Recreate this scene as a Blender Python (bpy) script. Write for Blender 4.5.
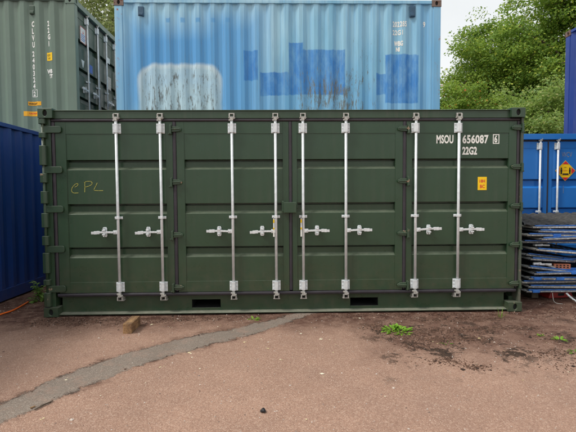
import bpy, bmesh, math, random
import numpy as np
from mathutils import Matrix, Vector
R = math.radians
scene = bpy.context.scene
for o in list(bpy.data.objects): bpy.data.objects.remove(o)
C = scene.collection
random.seed(7); rng = np.random.default_rng(11)

# ---------------------------------------------------------------- camera
YAW, PITCH, ROLL = -0.0234931, -0.0462504, -0.0063235
fw = Vector((-math.sin(YAW)*math.cos(PITCH), math.cos(YAW)*math.cos(PITCH), math.sin(PITCH)))
rt = Vector((math.cos(YAW), math.sin(YAW), 0)); up = rt.cross(fw)
r2 = rt*math.cos(ROLL)+up*math.sin(ROLL); u2 = -rt*math.sin(ROLL)+up*math.cos(ROLL)
cam = bpy.data.cameras.new('camera'); camo = bpy.data.objects.new('camera', cam); C.objects.link(camo)
M4 = Matrix((r2, u2, -fw)).transposed().to_4x4(); M4.translation = (-0.0945, -5.421, 1.4985)
camo.matrix_world = M4
cam.sensor_width = 36; cam.lens = 433.05/576*36; cam.clip_end = 2000; cam.clip_start = 0.05
scene.camera = camo

# ---------------------------------------------------------------- sky and sun (bright overcast)
SUN_DIR = Vector((-0.56, -0.25, 0.79)).normalized()        # towards the sun
w = bpy.data.worlds.new('World'); scene.world = w; w.use_nodes = True
nt = w.node_tree; nt.nodes.clear()
out = nt.nodes.new('ShaderNodeOutputWorld'); bg = nt.nodes.new('ShaderNodeBackground')
sky = nt.nodes.new('ShaderNodeTexSky'); sky.sky_type = 'NISHITA'; sky.sun_disc = False
sky.sun_elevation = math.asin(SUN_DIR.z); sky.sun_rotation = math.atan2(SUN_DIR.x, SUN_DIR.y)
sky.dust_density = 4; sky.air_density = 1
tc = nt.nodes.new('ShaderNodeTexCoord'); nz = nt.nodes.new('ShaderNodeTexNoise'); nz.inputs['Scale'].default_value = 2.2; nz.inputs['Detail'].default_value = 5
cr = nt.nodes.new('ShaderNodeValToRGB')
cr.color_ramp.elements[0].position = .3; cr.color_ramp.elements[0].color = (6.3, 6.55, 6.55, 1)
cr.color_ramp.elements[1].position = .7; cr.color_ramp.elements[1].color = (8.0, 8.1, 8.0, 1)
mx = nt.nodes.new('ShaderNodeMix'); mx.data_type = 'RGBA'; mx.inputs['Factor'].default_value = .86
nt.links.new(tc.outputs['Generated'], nz.inputs['Vector']); nt.links.new(nz.outputs['Fac'], cr.inputs['Fac'])
nt.links.new(sky.outputs[0], mx.inputs['A']); nt.links.new(cr.outputs[0], mx.inputs['B'])
nt.links.new(mx.outputs['Result'], bg.inputs['Color']); nt.links.new(bg.outputs[0], out.inputs[0])
bg.inputs['Strength'].default_value = 0.10
sl = bpy.data.lights.new('sun', 'SUN'); sl.energy = 1.5; sl.angle = R(13); sl.color = (1, .97, .92)
so = bpy.data.objects.new('sun', sl); C.objects.link(so); so.rotation_euler = SUN_DIR.to_track_quat('Z', 'Y').to_euler(); so.location = (-8, -8, 16)
scene.view_settings.view_transform = 'Standard'; scene.view_settings.look = 'None'
scene.view_settings.gamma = 1; scene.view_settings.use_curve_mapping = False
scene.view_settings.exposure = 0.45
scene.render.engine = 'CYCLES'

# ---------------------------------------------------------------- material helpers
def lin(c):
    return tuple((v/255/12.92 if v/255 <= .04045 else ((v/255+.055)/1.055)**2.4) for v in c)+(1,)
class NT:
    def __init__(s, name):
        s.m = bpy.data.materials.new(name); s.m.use_nodes = True; s.t = s.m.node_tree; s.t.nodes.clear()
        s.out = s.t.nodes.new('ShaderNodeOutputMaterial'); s.tc = s.t.nodes.new('ShaderNodeTexCoord')
        s.co = s.tc.outputs['Object']
    def n(s, typ, ins=None, **props):
        nd = s.t.nodes.new(typ)
        for k, v in props.items(): setattr(nd, k, v)
        for k, v in (ins or {}).items(): s.set(nd.inputs[k], v)
        return nd
    def set(s, sock, v):
        if isinstance(v, bpy.types.NodeSocket): s.t.links.new(v, sock)
        else: sock.default_value = v
    def math(s, op, a, b=0.0, clamp=False):
        nd = s.t.nodes.new('ShaderNodeMath'); nd.operation = op; nd.use_clamp = clamp
        s.set(nd.inputs[0], a); s.set(nd.inputs[1], b); return nd.outputs[0]
    def mix(s, f, a, b, bt='MIX'):
        nd = s.t.nodes.new('ShaderNodeMix'); nd.data_type = 'RGBA'; nd.blend_type = bt
        s.set(nd.inputs['Factor'], f); s.set(nd.inputs['A'], a); s.set(nd.inputs['B'], b); return nd.outputs['Result']
    def ramp(s, v, lo, hi, a=0.0, b=1.0):
        nd = s.n('ShaderNodeMapRange', {'Value': v, 'From Min': lo, 'From Max': hi, 'To Min': a, 'To Max': b}); nd.clamp = True
        return nd.outputs[0]
    def noise(s, scale, detail=3, rough=.55, vec=None, stretch=None):
        v = vec or s.co
        if stretch: v = s.n('ShaderNodeVectorMath', {0: v, 1: stretch}, operation='MULTIPLY').outputs[0]
        return s.n('ShaderNodeTexNoise', {'Vector': v, 'Scale': scale, 'Detail': detail, 'Roughness': rough}).outputs['Fac']
    def bsdf(s, col, rough=.5, metal=0.0, bump=None, bs=.3, bd=.01, spec=.5):
        b = s.n('ShaderNodeBsdfPrincipled', {'Base Color': col, 'Roughness': rough, 'Metallic': metal, 'Specular IOR Level': spec})
        if bump is not None:
            bn = s.n('ShaderNodeBump', {'Height': bump, 'Strength': bs, 'Distance': bd}); s.t.links.new(bn.outputs[0], b.inputs['Normal'])
        s.t.links.new(b.outputs[0], s.out.inputs[0]); return s.m

def plain(name, col, rough=.5, metal=0.0, var=.12, scale=12, spec=.5):
    k = NT(name); c = lin(col)
    n1 = k.ramp(k.noise(scale, 4), .3, .7, 1-var, 1+var)
    cc = k.mix(1.0, c, k.n('ShaderNodeCombineColor', {0: n1, 1: n1, 2: n1}).outputs[0], 'MULTIPLY')
    return k.bsdf(cc, k.ramp(k.noise(scale*.7, 3), .3, .7, rough*.85, min(1, rough*1.15)), metal, k.noise(scale*6, 3), .15, .003, spec)

def paint(name, col, rough=.4, dirt=.25, chips=.0, chipcol=(120, 84, 60), fade=.12, dirtcol=(96, 92, 84), lowdirt=.0, spec=.5, dust=0.0):
    """weathered enamel on steel: tone drift, vertical run-off streaks, chips to rust"""
    k = NT(name); c = lin(col)
    drift = k.ramp(k.noise(.9, 4), .3, .7, 1-fade, 1+fade)
    cc = k.mix(1.0, c, k.n('ShaderNodeCombineColor', {0: drift, 1: drift, 2: drift}).outputs[0], 'MULTIPLY')
    streak = k.ramp(k.noise(1.0, 6, .65, stretch=(16, 16, .8)), .48, .78)
    patch = k.ramp(k.noise(2.3, 5, .6), .40, .75)
    f = k.math('MULTIPLY', k.math('MULTIPLY', streak, patch), dirt*2, True)
    cc = k.mix(f, cc, lin(dirtcol))
    speck = k.ramp(k.noise(60, 3, .7), .66, .74, 0, dirt*.8)
    cc = k.mix(speck, cc, lin(tuple(min(255, v+35) for v in col)))
    if lowdirt:
        z = k.n('ShaderNodeSeparateXYZ', {0: k.co}).outputs[2]
        mud = k.math('MULTIPLY', k.ramp(z, .55, .05), k.ramp(k.noise(9, 6, .7), .35, .7, 0, lowdirt))
        cc = k.mix(mud, cc, lin((112, 90, 74)))
    if dust:
        nz_ = k.n('ShaderNodeSeparateXYZ', {0: k.n('ShaderNodeNewGeometry').outputs['Normal']}).outputs[2]
        df = k.math('MULTIPLY', k.ramp(nz_, .35, .75), k.ramp(k.noise(14, 5, .7), .25, .6, dust*.55, dust))
        cc = k.mix(df, cc, lin((158, 158, 142)))
    ro = k.ramp(k.noise(5, 5), .3, .7, rough*.8, rough*1.25)
    if chips:
        ch = k.ramp(k.math('ADD', k.noise(11, 8, .72), k.math('MULTIPLY', k.noise(1.3, 2), .35)), .93-chips, .97-chips)
        cc = k.mix(ch, cc, k.mix(k.noise(40, 3), lin(chipcol), lin(tuple(v*.6 for v in chipcol))))
        ro = k.math('MAXIMUM', ro, k.math('MULTIPLY', ch, .85))
    bmp = k.math('ADD', k.math('MULTIPLY', k.noise(1.6, 2), 1.0), k.math('MULTIPLY', k.noise(140, 2), .05))
    return k.bsdf(cc, ro, 0, bmp, .45, .018, spec)

def rect(k, X, Z, x0, x1, z0, z1, soft):
    a = k.math('MINIMUM', k.math('SUBTRACT', X, x0), k.math('SUBTRACT', x1, X))
    b = k.math('MINIMUM', k.math('SUBTRACT', Z, z0), k.math('SUBTRACT', z1, Z))
    return k.ramp(k.math('MINIMUM', a, b), -soft/2, soft/2)

MAT = {}
MAT['green'] = paint('dark_green_enamel', (46, 71, 50), .31, .18, .035, (128, 134, 124), lowdirt=.22, fade=.09, dust=.30, spec=.5)
MAT['green_worn'] = paint('dark_green_enamel_chipped', (52, 74, 55), .36, .24, .12, (186, 158, 132), lowdirt=.3, dust=.35, spec=.5)
MAT['green_rail'] = paint('dark_green_rail_dusty', (52, 73, 55), .40, .3, .05, (150, 128, 110), lowdirt=.4, dust=.75)
MAT['post_rust'] = paint('dark_green_enamel_rusted_edge', (74, 84, 72), .55, .4, .17, (158, 136, 116), lowdirt=.5)
MAT['rubber'] = plain('black_rubber_seal', (50, 46, 52), .5, 0, .2, 9)
MAT['galv'] = plain('galvanised_steel', (226, 231, 233), .40, .25, .10, 25)
MAT['galv_worn'] = plain('galvanised_steel_worn', (186, 184, 178), .5, .4, .3, 40)
MAT['dark'] = plain('near_black_shade_and_floor', (20, 20, 20), .8)  # near-black; stands in for shade inside holes and pockets, also colours floors
MAT['sage'] = paint('faded_sage_green_paint', (108, 128, 114), .42, .45, .03, (150, 90, 60), fade=.10, dirtcol=(100, 108, 100))
MAT['sage_door'] = paint('grey_green_door_paint', (66, 86, 70), .42, .3, .02, (150, 120, 100))
MAT['navy'] = paint('navy_blue_paint', (30, 62, 126), .36, .30, .015, (150, 130, 120), dirtcol=(70, 78, 104), lowdirt=.2)
MAT['navy_hi'] = paint('royal_blue_paint', (30, 62, 136), .45, .25, .02, (140, 110, 100), dirtcol=(70, 84, 140))
MAT['azure'] = paint('bright_blue_paint', (40, 120, 200), .36, .15, .01, (150, 130, 110), dirtcol=(60, 100, 150))
MAT['rust'] = paint('rusty_casting', (120, 100, 90), .75, .6, .22, (120, 70, 48))
MAT['white'] = plain('white_stencil_paint', (238, 238, 232), .6, 0, .05, 30)
MAT['yellow'] = plain('yellow_vinyl', (250, 205, 10), .45, 0, .06)
MAT['orange_v'] = plain('orange_vinyl', (246, 176, 24), .45, 0, .06)
MAT['red'] = plain('red_print', (214, 40, 48), .5, 0, .06)
MAT['black'] = plain('black_print', (24, 24, 26), .6)
MAT['bluev'] = plain('blue_vinyl', (64, 112, 200), .5)
MAT['chalk'] = plain('yellow_paint_pen', (176, 172, 84), .7, 0, .25, 60)
MAT['bluepl'] = plain('blue_plastic', (52, 116, 200), .42, 0, .15)
MAT['bluestrip'] = plain('blue_coated_strip', (58, 116, 196), .35, 0, .4, 18)
MAT['galv_dull'] = plain('dull_galvanised_tube', (156, 158, 160), .45, .4, .35, 30)
MAT['gap_shade'] = plain('painted_gap_shade', (52, 55, 60), .7, 0, .4, 30)  # dark colour of the added sheets that shade the panel gaps
MAT['matr'] = plain('dusty_black_rubber', (80, 78, 74), .9, 0, .5, 16, .2)
MAT['mesh'] = plain('black_wire', (58, 58, 58), .5, .4, .3)
MAT['redpl'] = plain('red_plastic', (150, 44, 38), .5, 0, .2)
MAT['rope'] = plain('pale_rope', (196, 202, 204), .8, 0, .25, 80)
MAT['hose'] = plain('orange_hose', (250, 118, 40), .4, 0, .05)
MAT['bark'] = plain('bark', (84, 74, 62), .9, 0, .35, 14)
MAT['brickm'] = plain('red_brick', (190, 122, 96), .85, 0, .2, 50)
MAT['vent'] = plain('dark_vent', (52, 86, 112), .5, 0, .2)
MAT['stoneblk'] = plain('black_stone', (36, 36, 38), .6)

def wood():
    k = NT('sawn_timber')
    g = k.noise(1.0, 6, .6, stretch=(60, 6, 60)); st = k.noise(7, 4)
    cc = k.mix(k.ramp(g, .35, .68), lin((184, 146, 102)), lin((112, 82, 56)))
    cc = k.mix(k.ramp(st, .42, .66, 0, .75), cc, lin((92, 68, 50)))
    return k.bsdf(cc, .8, 0, g, .5, .004)
MAT['wood'] = wood()

def weathered_blue():
    """old pale blue paint with darker touched-up rectangles, a sprayed pale field and scrapes"""
    k = NT('weathered_pale_blue_paint')
    s = k.n('ShaderNodeSeparateXYZ', {0: k.co}); X0, Z0 = s.outputs[0], s.outputs[2]
    wob = k.math('MULTIPLY', k.math('SUBTRACT', k.noise(6, 4), .5), .07)
    wob2 = k.math('MULTIPLY', k.math('SUBTRACT', k.noise(9, 4, stretch=(1, 1, .25)), .5), .07)
    X = k.math('ADD', X0, k.math('MULTIPLY', wob, .4)); Z = k.math('ADD', Z0, wob2)
    pale, mid, deep = lin((170, 211, 229)), lin((84, 157, 214)), lin((54, 130, 202))
    tone = k.noise(.55, 4, .6, stretch=(1.6, 1, .5))
    cc = k.mix(k.ramp(tone, .42, .66), pale, lin((126, 184, 214)))
    stre = k.noise(1.0, 5, .6, stretch=(14, 14, .55))
    cc = k.mix(k.ramp(stre, .46, .75, 0, .75), cc, lin((120, 178, 218)))
    # sprayed mid-blue zones with soft edges
    for q, f in (((-2.75, -1.0, .72, 2.12), .95), ((-1.25, -.32, -.2, 2.30), .85), ((-3.0, -2.45, .3, 1.75), .45), ((-.45, .2, .25, 1.0), .45), ((.1, 1.35, .2, 1.35), .35), ((1.5, 2.75, .2, .95), .5), ((2.62, 3.03, .2, 2.5), .45)):
        cc = k.mix(k.math('MULTIPLY', rect(k, X, Z, *q, .55), f), cc, mid)
    # pale sprayed field, rounded
    ax_ = k.math('MAXIMUM', k.math('SUBTRACT', k.math('ABSOLUTE', k.math('ADD', X, 1.85)), .45), 0.0); az_ = k.math('MAXIMUM', k.math('SUBTRACT', k.math('ABSOLUTE', k.math('SUBTRACT', Z, .5)), .60), 0.0)
    dist = k.math('SQRT', k.math('ADD', k.math('MULTIPLY', ax_, ax_), k.math('MULTIPLY', az_, az_)))
    cc = k.mix(k.math('MULTIPLY', k.ramp(dist, .34, .26), k.ramp(k.noise(2.2, 4), .3, .6, .7, .95)), cc, lin((186, 214, 224)))
    cc = k.mix(k.math('MULTIPLY', k.ramp(k.math('ABSOLUTE', k.math('SUBTRACT', dist, .29)), .07, .0), k.ramp(Z, .7, 1.2, 0, .7)), cc, lin((214, 230, 234)))
    # brush-painted rectangles
    for q in ((-.66, -.40, 1.12, 1.67), (-.36, .18, .84, 1.27), (.18, .44, .86, 1.81), (.43, 1.23, .86, 1.69), (1.82, 2.0, .86, 1.25), (1.99, 2.61, .70, 1.60)):
        br = k.ramp(k.noise(1.0, 5, .7, stretch=(7, 7, 3)), .32, .60, .45, .95)
        cc = k.mix(k.math('MULTIPLY', rect(k, X, Z, *q, .02), br), cc, deep)
    # small painted-over marks
    for xx in (-1.78, -1.5, -2.05, -1.22, -.95):
        cc = k.mix(k.math('MULTIPLY', rect(k, X, Z, xx-.04, xx+.04, 2.18, 2.26, .02), .7), cc, mid)
    # scrapes down to grey primer and rust, concentrated low
    v = k.noise(5, 9, .78, stretch=(4.2, 4.2, .8))
    zone = k.math('MAXIMUM', k.math('MAXIMUM', rect(k, X, Z, .25, 1.75, -.3, 1.35, .7), k.math('MULTIPLY', rect(k, X, Z, -2.6, -1.1, -.3, 1.35, .3), .8)), k.math('MULTIPLY', rect(k, X, Z, 1.45, 1.75, .2, 1.9, .4), .7))
    sc = k.ramp(k.math('ADD', v, k.math('MULTIPLY', zone, .17)), .655, .735)
    cc = k.mix(sc, cc, k.mix(k.noise(22, 5), lin((92, 106, 112)), lin((130, 134, 130))))
    edge = k.ramp(k.math('ABSOLUTE', X0), 2.78, 3.0)
    ru = k.ramp(k.math('ADD', k.noise(13, 7, .75), k.math('MULTIPLY', edge, .11)), .70, .74)
    cc = k.mix(ru, cc, lin((160, 96, 70)))
    gr = k.ramp(k.noise(1.0, 6, .7, stretch=(30, 30, 1.2)), .50, .8, 0, .5)
    cc = k.mix(gr, cc, lin((112, 132, 140)))
    bmp = k.math('ADD', k.noise(1.6, 3), k.math('MULTIPLY', sc, -.3))
    return k.bsdf(cc, k.math('MAXIMUM', k.math('MULTIPLY', sc, .8), .5), 0, bmp, .3, .012, .4)
MAT['wblue'] = weathered_blue()

def tarmac_nodes(k, base, light, dark, dirtmask=True):
    big = k.noise(.5, 5, .6); med = k.noise(3.2, 6, .65); fine = k.noise(55, 4, .7)
    vo = k.n('ShaderNodeTexVoronoi', {'Vector': k.co, 'Scale': 125.0, 'Randomness': 1.0})
    sep = k.n('ShaderNodeSeparateColor', {0: vo.outputs['Color']})
    cc = k.mix(k.ramp(big, .3, .7), lin(base), lin(tuple(v*.88 for v in base)))
    cc = k.mix(k.ramp(med, .38, .72, 0, .6), cc, lin(tuple(v*.82 for v in base)))
    cc = k.mix(k.ramp(k.noise(1.1, 7, .7), .50, .74, 0, .5), cc, lin((base[0]*.72, base[1]*.74, base[2]*.78)))
    cc = k.mix(k.ramp(sep.outputs[0], .55, 1.0, 0, .55), cc, lin(light))
    cc = k.mix(k.ramp(sep.outputs[1], .62, 1.0, 0, .65), cc, lin(dark))
    cc = k.mix(k.ramp(vo.outputs['Distance'], .35, .75, 0, .45), cc, lin(dark))
    cc = k.mix(k.ramp(fine, .35, .7, 0, .35), cc, lin(tuple(v*.75 for v in base)))
    if dirtmask:
        s = k.n('ShaderNodeSeparateXYZ', {0: k.co}); X, Y = s.outputs[0], s.outputs[1]
        wv = k.math('MULTIPLY', k.math('SUBTRACT', k.noise(1.4, 6, .65), .5), 1.5)
        Yw = k.math('ADD', Y, wv)
        soil = lin((84, 56, 46)); grime = k.noise(7, 6, .7)
        base_d = k.ramp(Yw, -.85, -.10)                                     # washed-out soil along the container foot
        right_d = rect(k, k.math('ADD', X, wv), Yw, .9, 3.4, -1.35, .6, .7)
        far_d = rect(k, k.math('ADD', X, wv), Yw, 3.0, 9.0, -.2, 6.0, .8)
        f = k.math('MAXIMUM', k.math('MAXIMUM', base_d, k.math('MULTIPLY', right_d, .8)), far_d)
        f = k.math('MULTIPLY', f, k.ramp(grime, .26, .58, .25, 1.0))
        cc = k.mix(f, cc, soil)
        # dark moss islands
        mo = k.math('MULTIPLY', rect(k, k.math('ADD', X, wv), Yw, .9, 3.2, -1.75, -.25, .5), k.ramp(k.math('ADD', k.noise(2.6, 10, .8), k.math('MULTIPLY', k.math('SUBTRACT', k.noise(30, 4, .8), .5), .22)), .53, .57))
        cc = k.mix(k.math('MULTIPLY', mo, .95), cc, k.mix(k.ramp(k.noise(45, 3, .8), .4, .6), lin((40, 33, 29)), lin((76, 58, 46))))
    h = k.math('ADD', k.math('MULTIPLY', vo.outputs['Distance'], -.6), k.math('ADD', fine, k.math('MULTIPLY', med, 1.2)))
    return cc, h
RED = ((193, 155, 133), (222, 194, 173), (136, 104, 88))
def ground_mat():
    k = NT('red_chip_tarmac'); cc, h = tarmac_nodes(k, *RED)
    return k.bsdf(cc, .9, 0, h, .7, .006, .25)
def patch_mat():
    """grey trench fill breaking up into the red tarmac along its edges; 'inside' = metres inside the trench line"""
    k = NT('grey_trench_fill'); a, h1 = tarmac_nodes(k, *RED); b, h2 = tarmac_nodes(k, (160, 145, 131), (188, 175, 161), (116, 102, 92), False)
    b = k.mix(k.ramp(k.noise(5, 8, .75), .50, .70, 0, .6), b, lin((172, 138, 120))); b = k.mix(k.ramp(k.noise(2.2, 6, .7), .55, .72, 0, .5), b, lin((124, 106, 92)))
    e_ = k.n('ShaderNodeAttribute', attribute_name='inside').outputs['Fac']
    jag = k.math('ADD', k.math('MULTIPLY', k.math('SUBTRACT', k.noise(7, 9, .8), .5), .34), k.math('MULTIPLY', k.math('SUBTRACT', k.noise(60, 3, .8), .5), .05))
    f = k.math('ADD', e_, jag); fill = k.ramp(f, -.012, .014)
    br = k.ramp(k.math('ADD', f, k.math('MULTIPLY', k.noise(1.7, 4), .06)), -.065, -.005)
    c = k.mix(k.math('MULTIPLY', br, k.ramp(k.noise(4.3, 6, .75), .44, .62, .05, .85)), a, lin((108, 80, 66)))
    c = k.mix(fill, c, b)
    line = k.math('MULTIPLY', k.ramp(k.math('ABSOLUTE', f), .016, .0), k.ramp(k.noise(3.1, 5, .7), .42, .6, 0, .8)); c = k.mix(line, c, lin((58, 46, 40)))
    return k.bsdf(c, .9, 0, k.math('ADD', k.math('ADD', h1, k.math('MULTIPLY', fill, .5)), k.math('MULTIPLY', line, -1.5)), .7, .006, .25)
MAT['tarmac'] = ground_mat(); MAT['patch'] = patch_mat()
def crumb(name, a, b):
    k = NT(name); r = k.n('ShaderNodeNewGeometry').outputs['Random Per Island']
    return k.bsdf(k.mix(r, lin(a), lin(b)), .9, 0, k.noise(90, 3), .3, .003, .3)
MAT['soil'] = crumb('dark_soil_crumbs', (50, 38, 32), (112, 84, 68))
MAT['grit'] = crumb('loose_grit', (110, 88, 78), (220, 208, 196))
MAT['gravelm'] = crumb('brown_gravel', (84, 66, 56), (158, 134, 118))
MAT['litter'] = crumb('dry_leaf_litter', (214, 196, 140), (240, 232, 208))

def leafmat(name, a, b, c=None, cf=.06, tr=.35):
    k = NT(name); r = k.n('ShaderNodeNewGeometry').outputs['Random Per Island']
    cl = k.noise(.8, 3); cc = k.mix(k.ramp(k.math('ADD', k.math('MULTIPLY', r, .5), k.math('MULTIPLY', k.ramp(cl, .35, .65), .5)), .1, .9), lin(a), lin(b))
    if c:
        r2_ = k.math('FRACT', k.math('MULTIPLY', r, 37.7)); cc = k.mix(k.math('LESS_THAN', r2_, cf), cc, lin(c))
    b1 = k.n('ShaderNodeBsdfPrincipled', {'Base Color': cc, 'Roughness': .5, 'Specular IOR Level': .45})
    b2 = k.n('ShaderNodeBsdfTranslucent', {'Color': k.mix(.3, cc, lin((170, 190, 80)))})
    ms = k.n('ShaderNodeMixShader', {0: tr, 1: b1.outputs[0], 2: b2.outputs[0]})
    k.t.links.new(ms.outputs[0], k.out.inputs[0]); return k.m
MAT['leafA'] = leafmat('maple_leaves', (84, 124, 54), (160, 190, 82), (210, 216, 100), .08, .45)
MAT['leafB'] = leafmat('hawthorn_leaves', (98, 134, 56), (164, 190, 80), (210, 124, 64), .03, .5)
MAT['leafC'] = leafmat('pale_willow_leaves', (104, 138, 72), (174, 196, 108), (206, 206, 140), .08, .5)
MAT['leafD'] = leafmat('olive_leaves', (104, 122, 78), (170, 178, 128), (206, 208, 176), .08, .5)
MAT['weed'] = leafmat('weed_leaves', (88, 128, 44), (130, 168, 64), None)
MAT['weedmid'] = leafmat('weed_leaves_lightened_for_shade', (118, 158, 78), (160, 192, 104), None)  # lighter leaf copy, offsets in colour the shade where this weed grows
MAT['weedlime'] = leafmat('lime_weed_leaves', (120, 172, 52), (164, 206, 78), None)

# ---------------------------------------------------------------- mesh helpers
class MB:
    def __init__(s): s.v = []; s.f = []
    def add(s, vs, fs):
        o = len(s.v); s.v += [tuple(v) for v in vs]; s.f += [tuple(i+o for i in f) for f in fs]; return s
    def box(s, x0, x1, y0, y1, z0, z1):
        return s.add([(x0,y0,z0),(x1,y0,z0),(x1,y1,z0),(x0,y1,z0),(x0,y0,z1),(x1,y0,z1),(x1,y1,z1),(x0,y1,z1)],
                     [(0,3,2,1),(4,5,6,7),(0,1,5,4),(1,2,6,5),(2,3,7,6),(3,0,4,7)])
    def prism(s, poly, a0, a1, axis='y'):
        """poly: 2D points; axis = extrusion axis (poly in xz for y, yz for x, xy for z)"""
        def P(p, a): return {'y': (p[0], a, p[1]), 'x': (a, p[0], p[1]), 'z': (p[0], p[1], a)}[axis]
        n = len(poly); vs = [P(p, a0) for p in poly]+[P(p, a1) for p in poly]
        return s.add(vs, [tuple(range(n)), tuple(range(2*n-1, n-1, -1))]+[(i, n+i, n+(i+1) % n, (i+1) % n) for i in range(n)])
    def tube(s, pts, r, n=8, caps=True):
        pts = [Vector(p) for p in pts]; rs = r if isinstance(r, (list, tuple)) else [r]*len(pts)
        vs = []; fs = []
        for i, p in enumerate(pts):
            d = (pts[min(i+1, len(pts)-1)]-pts[max(i-1, 0)]).normalized()
            a = d.orthogonal().normalized() if abs(d.z) < .9 else Vector((1, 0, 0))
            a = (a-d*a.dot(d)).normalized(); b = d.cross(a)
            for j in range(n):
                t = 2*math.pi*j/n; vs.append(p+(a*math.cos(t)+b*math.sin(t))*rs[i])
        for i in range(len(pts)-1):
            for j in range(n): fs.append((i*n+j, i*n+(j+1) % n, (i+1)*n+(j+1) % n, (i+1)*n+j))
        if caps: fs += [tuple(range(n-1, -1, -1)), tuple((len(pts)-1)*n+j for j in range(n))]
        return s.add(vs, fs)
    def sheet(s, prof, a0, a1, axis='x', div=1):
        """open profile swept along an axis"""
        n = len(prof); vs = []
        for k in range(div+1):
            a = a0+(a1-a0)*k/div
            for p in prof: vs.append({'x': (a, p[0], p[1]), 'z': (p[0], p[1], a), 'y': (p[0], a, p[1])}[axis])
        return s.add(vs, [(k*n+i, k*n+i+1, (k+1)*n+i+1, (k+1)*n+i) for k in range(div) for i in range(n-1)])
    def hole_face(s, o, u, v, nrm, hu, hv, cu, cv, depth, n=16):
        """rectangle o + u,v with an oval pocket going in against nrm"""
        o, u, v, nrm = map(Vector, (o, u, v, nrm)); U, V = u.length, v.length; un, vn = u.normalized(), v.normalized()
        rect_ = []; oval = []
        for j in range(n):
            t = 2*math.pi*(j+.5)/n; c, s_ = math.cos(t), math.sin(t)
            m = max(abs(c), abs(s_)); rect_.append(o+un*(U/2*(1+c/m))+vn*(V/2*(1+s_/m)))
            oval.append(o+un*(cu+hu*c)+vn*(cv+hv*s_))
        # snap nearest ring points to true corners
        for corner in (o, o+u, o+v, o+u+v):
            i = min(range(n), key=lambda q: (rect_[q]-corner).length); rect_[i] = corner
        vs = rect_+oval+[p-nrm*depth for p in oval]
        fs = [(j, (j+1) % n, n+(j+1) % n, n+j) for j in range(n)]+[(n+j, n+(j+1) % n, 2*n+(j+1) % n, 2*n+j) for j in range(n)]
        fs.append(tuple(2*n+j for j in range(n)))
        return s.add(vs, fs)
    def mesh(s, name, mat, smooth=False):
        me = bpy.data.meshes.new(name); me.from_pydata(s.v, [], s.f); me.materials.append(MAT[mat])
        bm = bmesh.new(); bm.from_mesh(me); bmesh.ops.remove_doubles(bm, verts=bm.verts, dist=1e-5); bmesh.ops.recalc_face_normals(bm, faces=bm.faces); bm.to_mesh(me); bm.free()
        if smooth: me.polygons.foreach_set('use_smooth', [True]*len(me.polygons))
        return me
    def build(s, name, mat, parent=None, bevel=0, smooth=False, loc=None):
        return link(name, s.mesh(name, mat, smooth), parent, bevel, loc)
def link(name, me, parent=None, bevel=0, loc=None, rz=0):
    o = bpy.data.objects.new(name, me); C.objects.link(o)
    if parent: o.parent = parent
    if loc: o.location = loc
    if rz: o.rotation_euler.z = rz
    if bevel:
        b = o.modifiers.new('bevel', 'BEVEL'); b.width = bevel; b.segments = 2; b.limit_method = 'ANGLE'; b.angle_limit = R(40); b.harden_normals = False
    return o
def thing(name, label, cat, loc=(0, 0, 0), rz=0, group=None):
    o = bpy.data.objects.new(name, None); C.objects.link(o); o.location = loc; o.rotation_euler.z = rz; o.empty_display_size = .2
    return tag(o, label, cat, group)
def tag(o, label=None, cat=None, group=None, kind=None):
    if label: o['label'] = label
    if cat: o['category'] = cat
    if group: o['group'] = group
    if kind: o['kind'] = kind
    return o
def text(s, size, mat, parent, loc, rot=(R(90), 0, 0), xs=.72, bold=.0, name='lettering', align='LEFT', wrap=None, spacing=1.0):
    """flat painted characters; wrap = profile function y(x) to follow a corrugated wall (local coords of parent)"""
    cu = bpy.data.curves.new('txt', 'FONT'); cu.body = s; cu.size = size; cu.align_x = align; cu.offset = bold; cu.space_character = spacing; cu.resolution_u = 3
    tmp = bpy.data.objects.new('txt', cu); C.objects.link(tmp)
    dg = bpy.context.evaluated_depsgraph_get(); me = bpy.data.meshes.new_from_object(tmp.evaluated_get(dg))
    bpy.data.objects.remove(tmp); bpy.data.curves.remove(cu)
    me.transform(Matrix.Diagonal((xs, 1, 1, 1))); me.materials.clear(); me.materials.append(MAT[mat]); me.name = name
    if wrap:
        me.transform(Matrix.Translation(loc) @ Matrix.Rotation(rot[0], 4, 'X'))
        wrap_mesh(me, wrap); return link(name, me, parent)
    o = link(name, me, parent, 0, loc); o.rotation_euler = rot; return o
def wrap_mesh(me, wrap):
    f, breaks, off = wrap
    bm = bmesh.new(); bm.from_mesh(me)
    xs_ = [v.co.x for v in bm.verts]; lo, hi = min(xs_), max(xs_)
    for b in breaks:
        if lo < b < hi: bmesh.ops.bisect_plane(bm, geom=bm.verts[:]+bm.edges[:]+bm.faces[:], plane_co=(b, 0, 0), plane_no=(1, 0, 0))
    for v in bm.verts: v.co.y = f(v.co.x)-off
    bm.to_mesh(me); bm.free()

def smooth_pts(pts, n=8):
    out_ = []; P_ = [Vector(p) for p in pts]
    for i in range(len(P_)-1):
        p0, p1, p2, p3 = P_[max(0, i-1)], P_[i], P_[i+1], P_[min(len(P_)-1, i+2)]
        for k in range(n):
            t = k/n; out_.append(.5*((2*p1)+(p2-p0)*t+(2*p0-5*p1+4*p2-p3)*t*t+(3*p1-p0-3*p2+p3)*t**3))
    out_.append(P_[-1]); return out_
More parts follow.
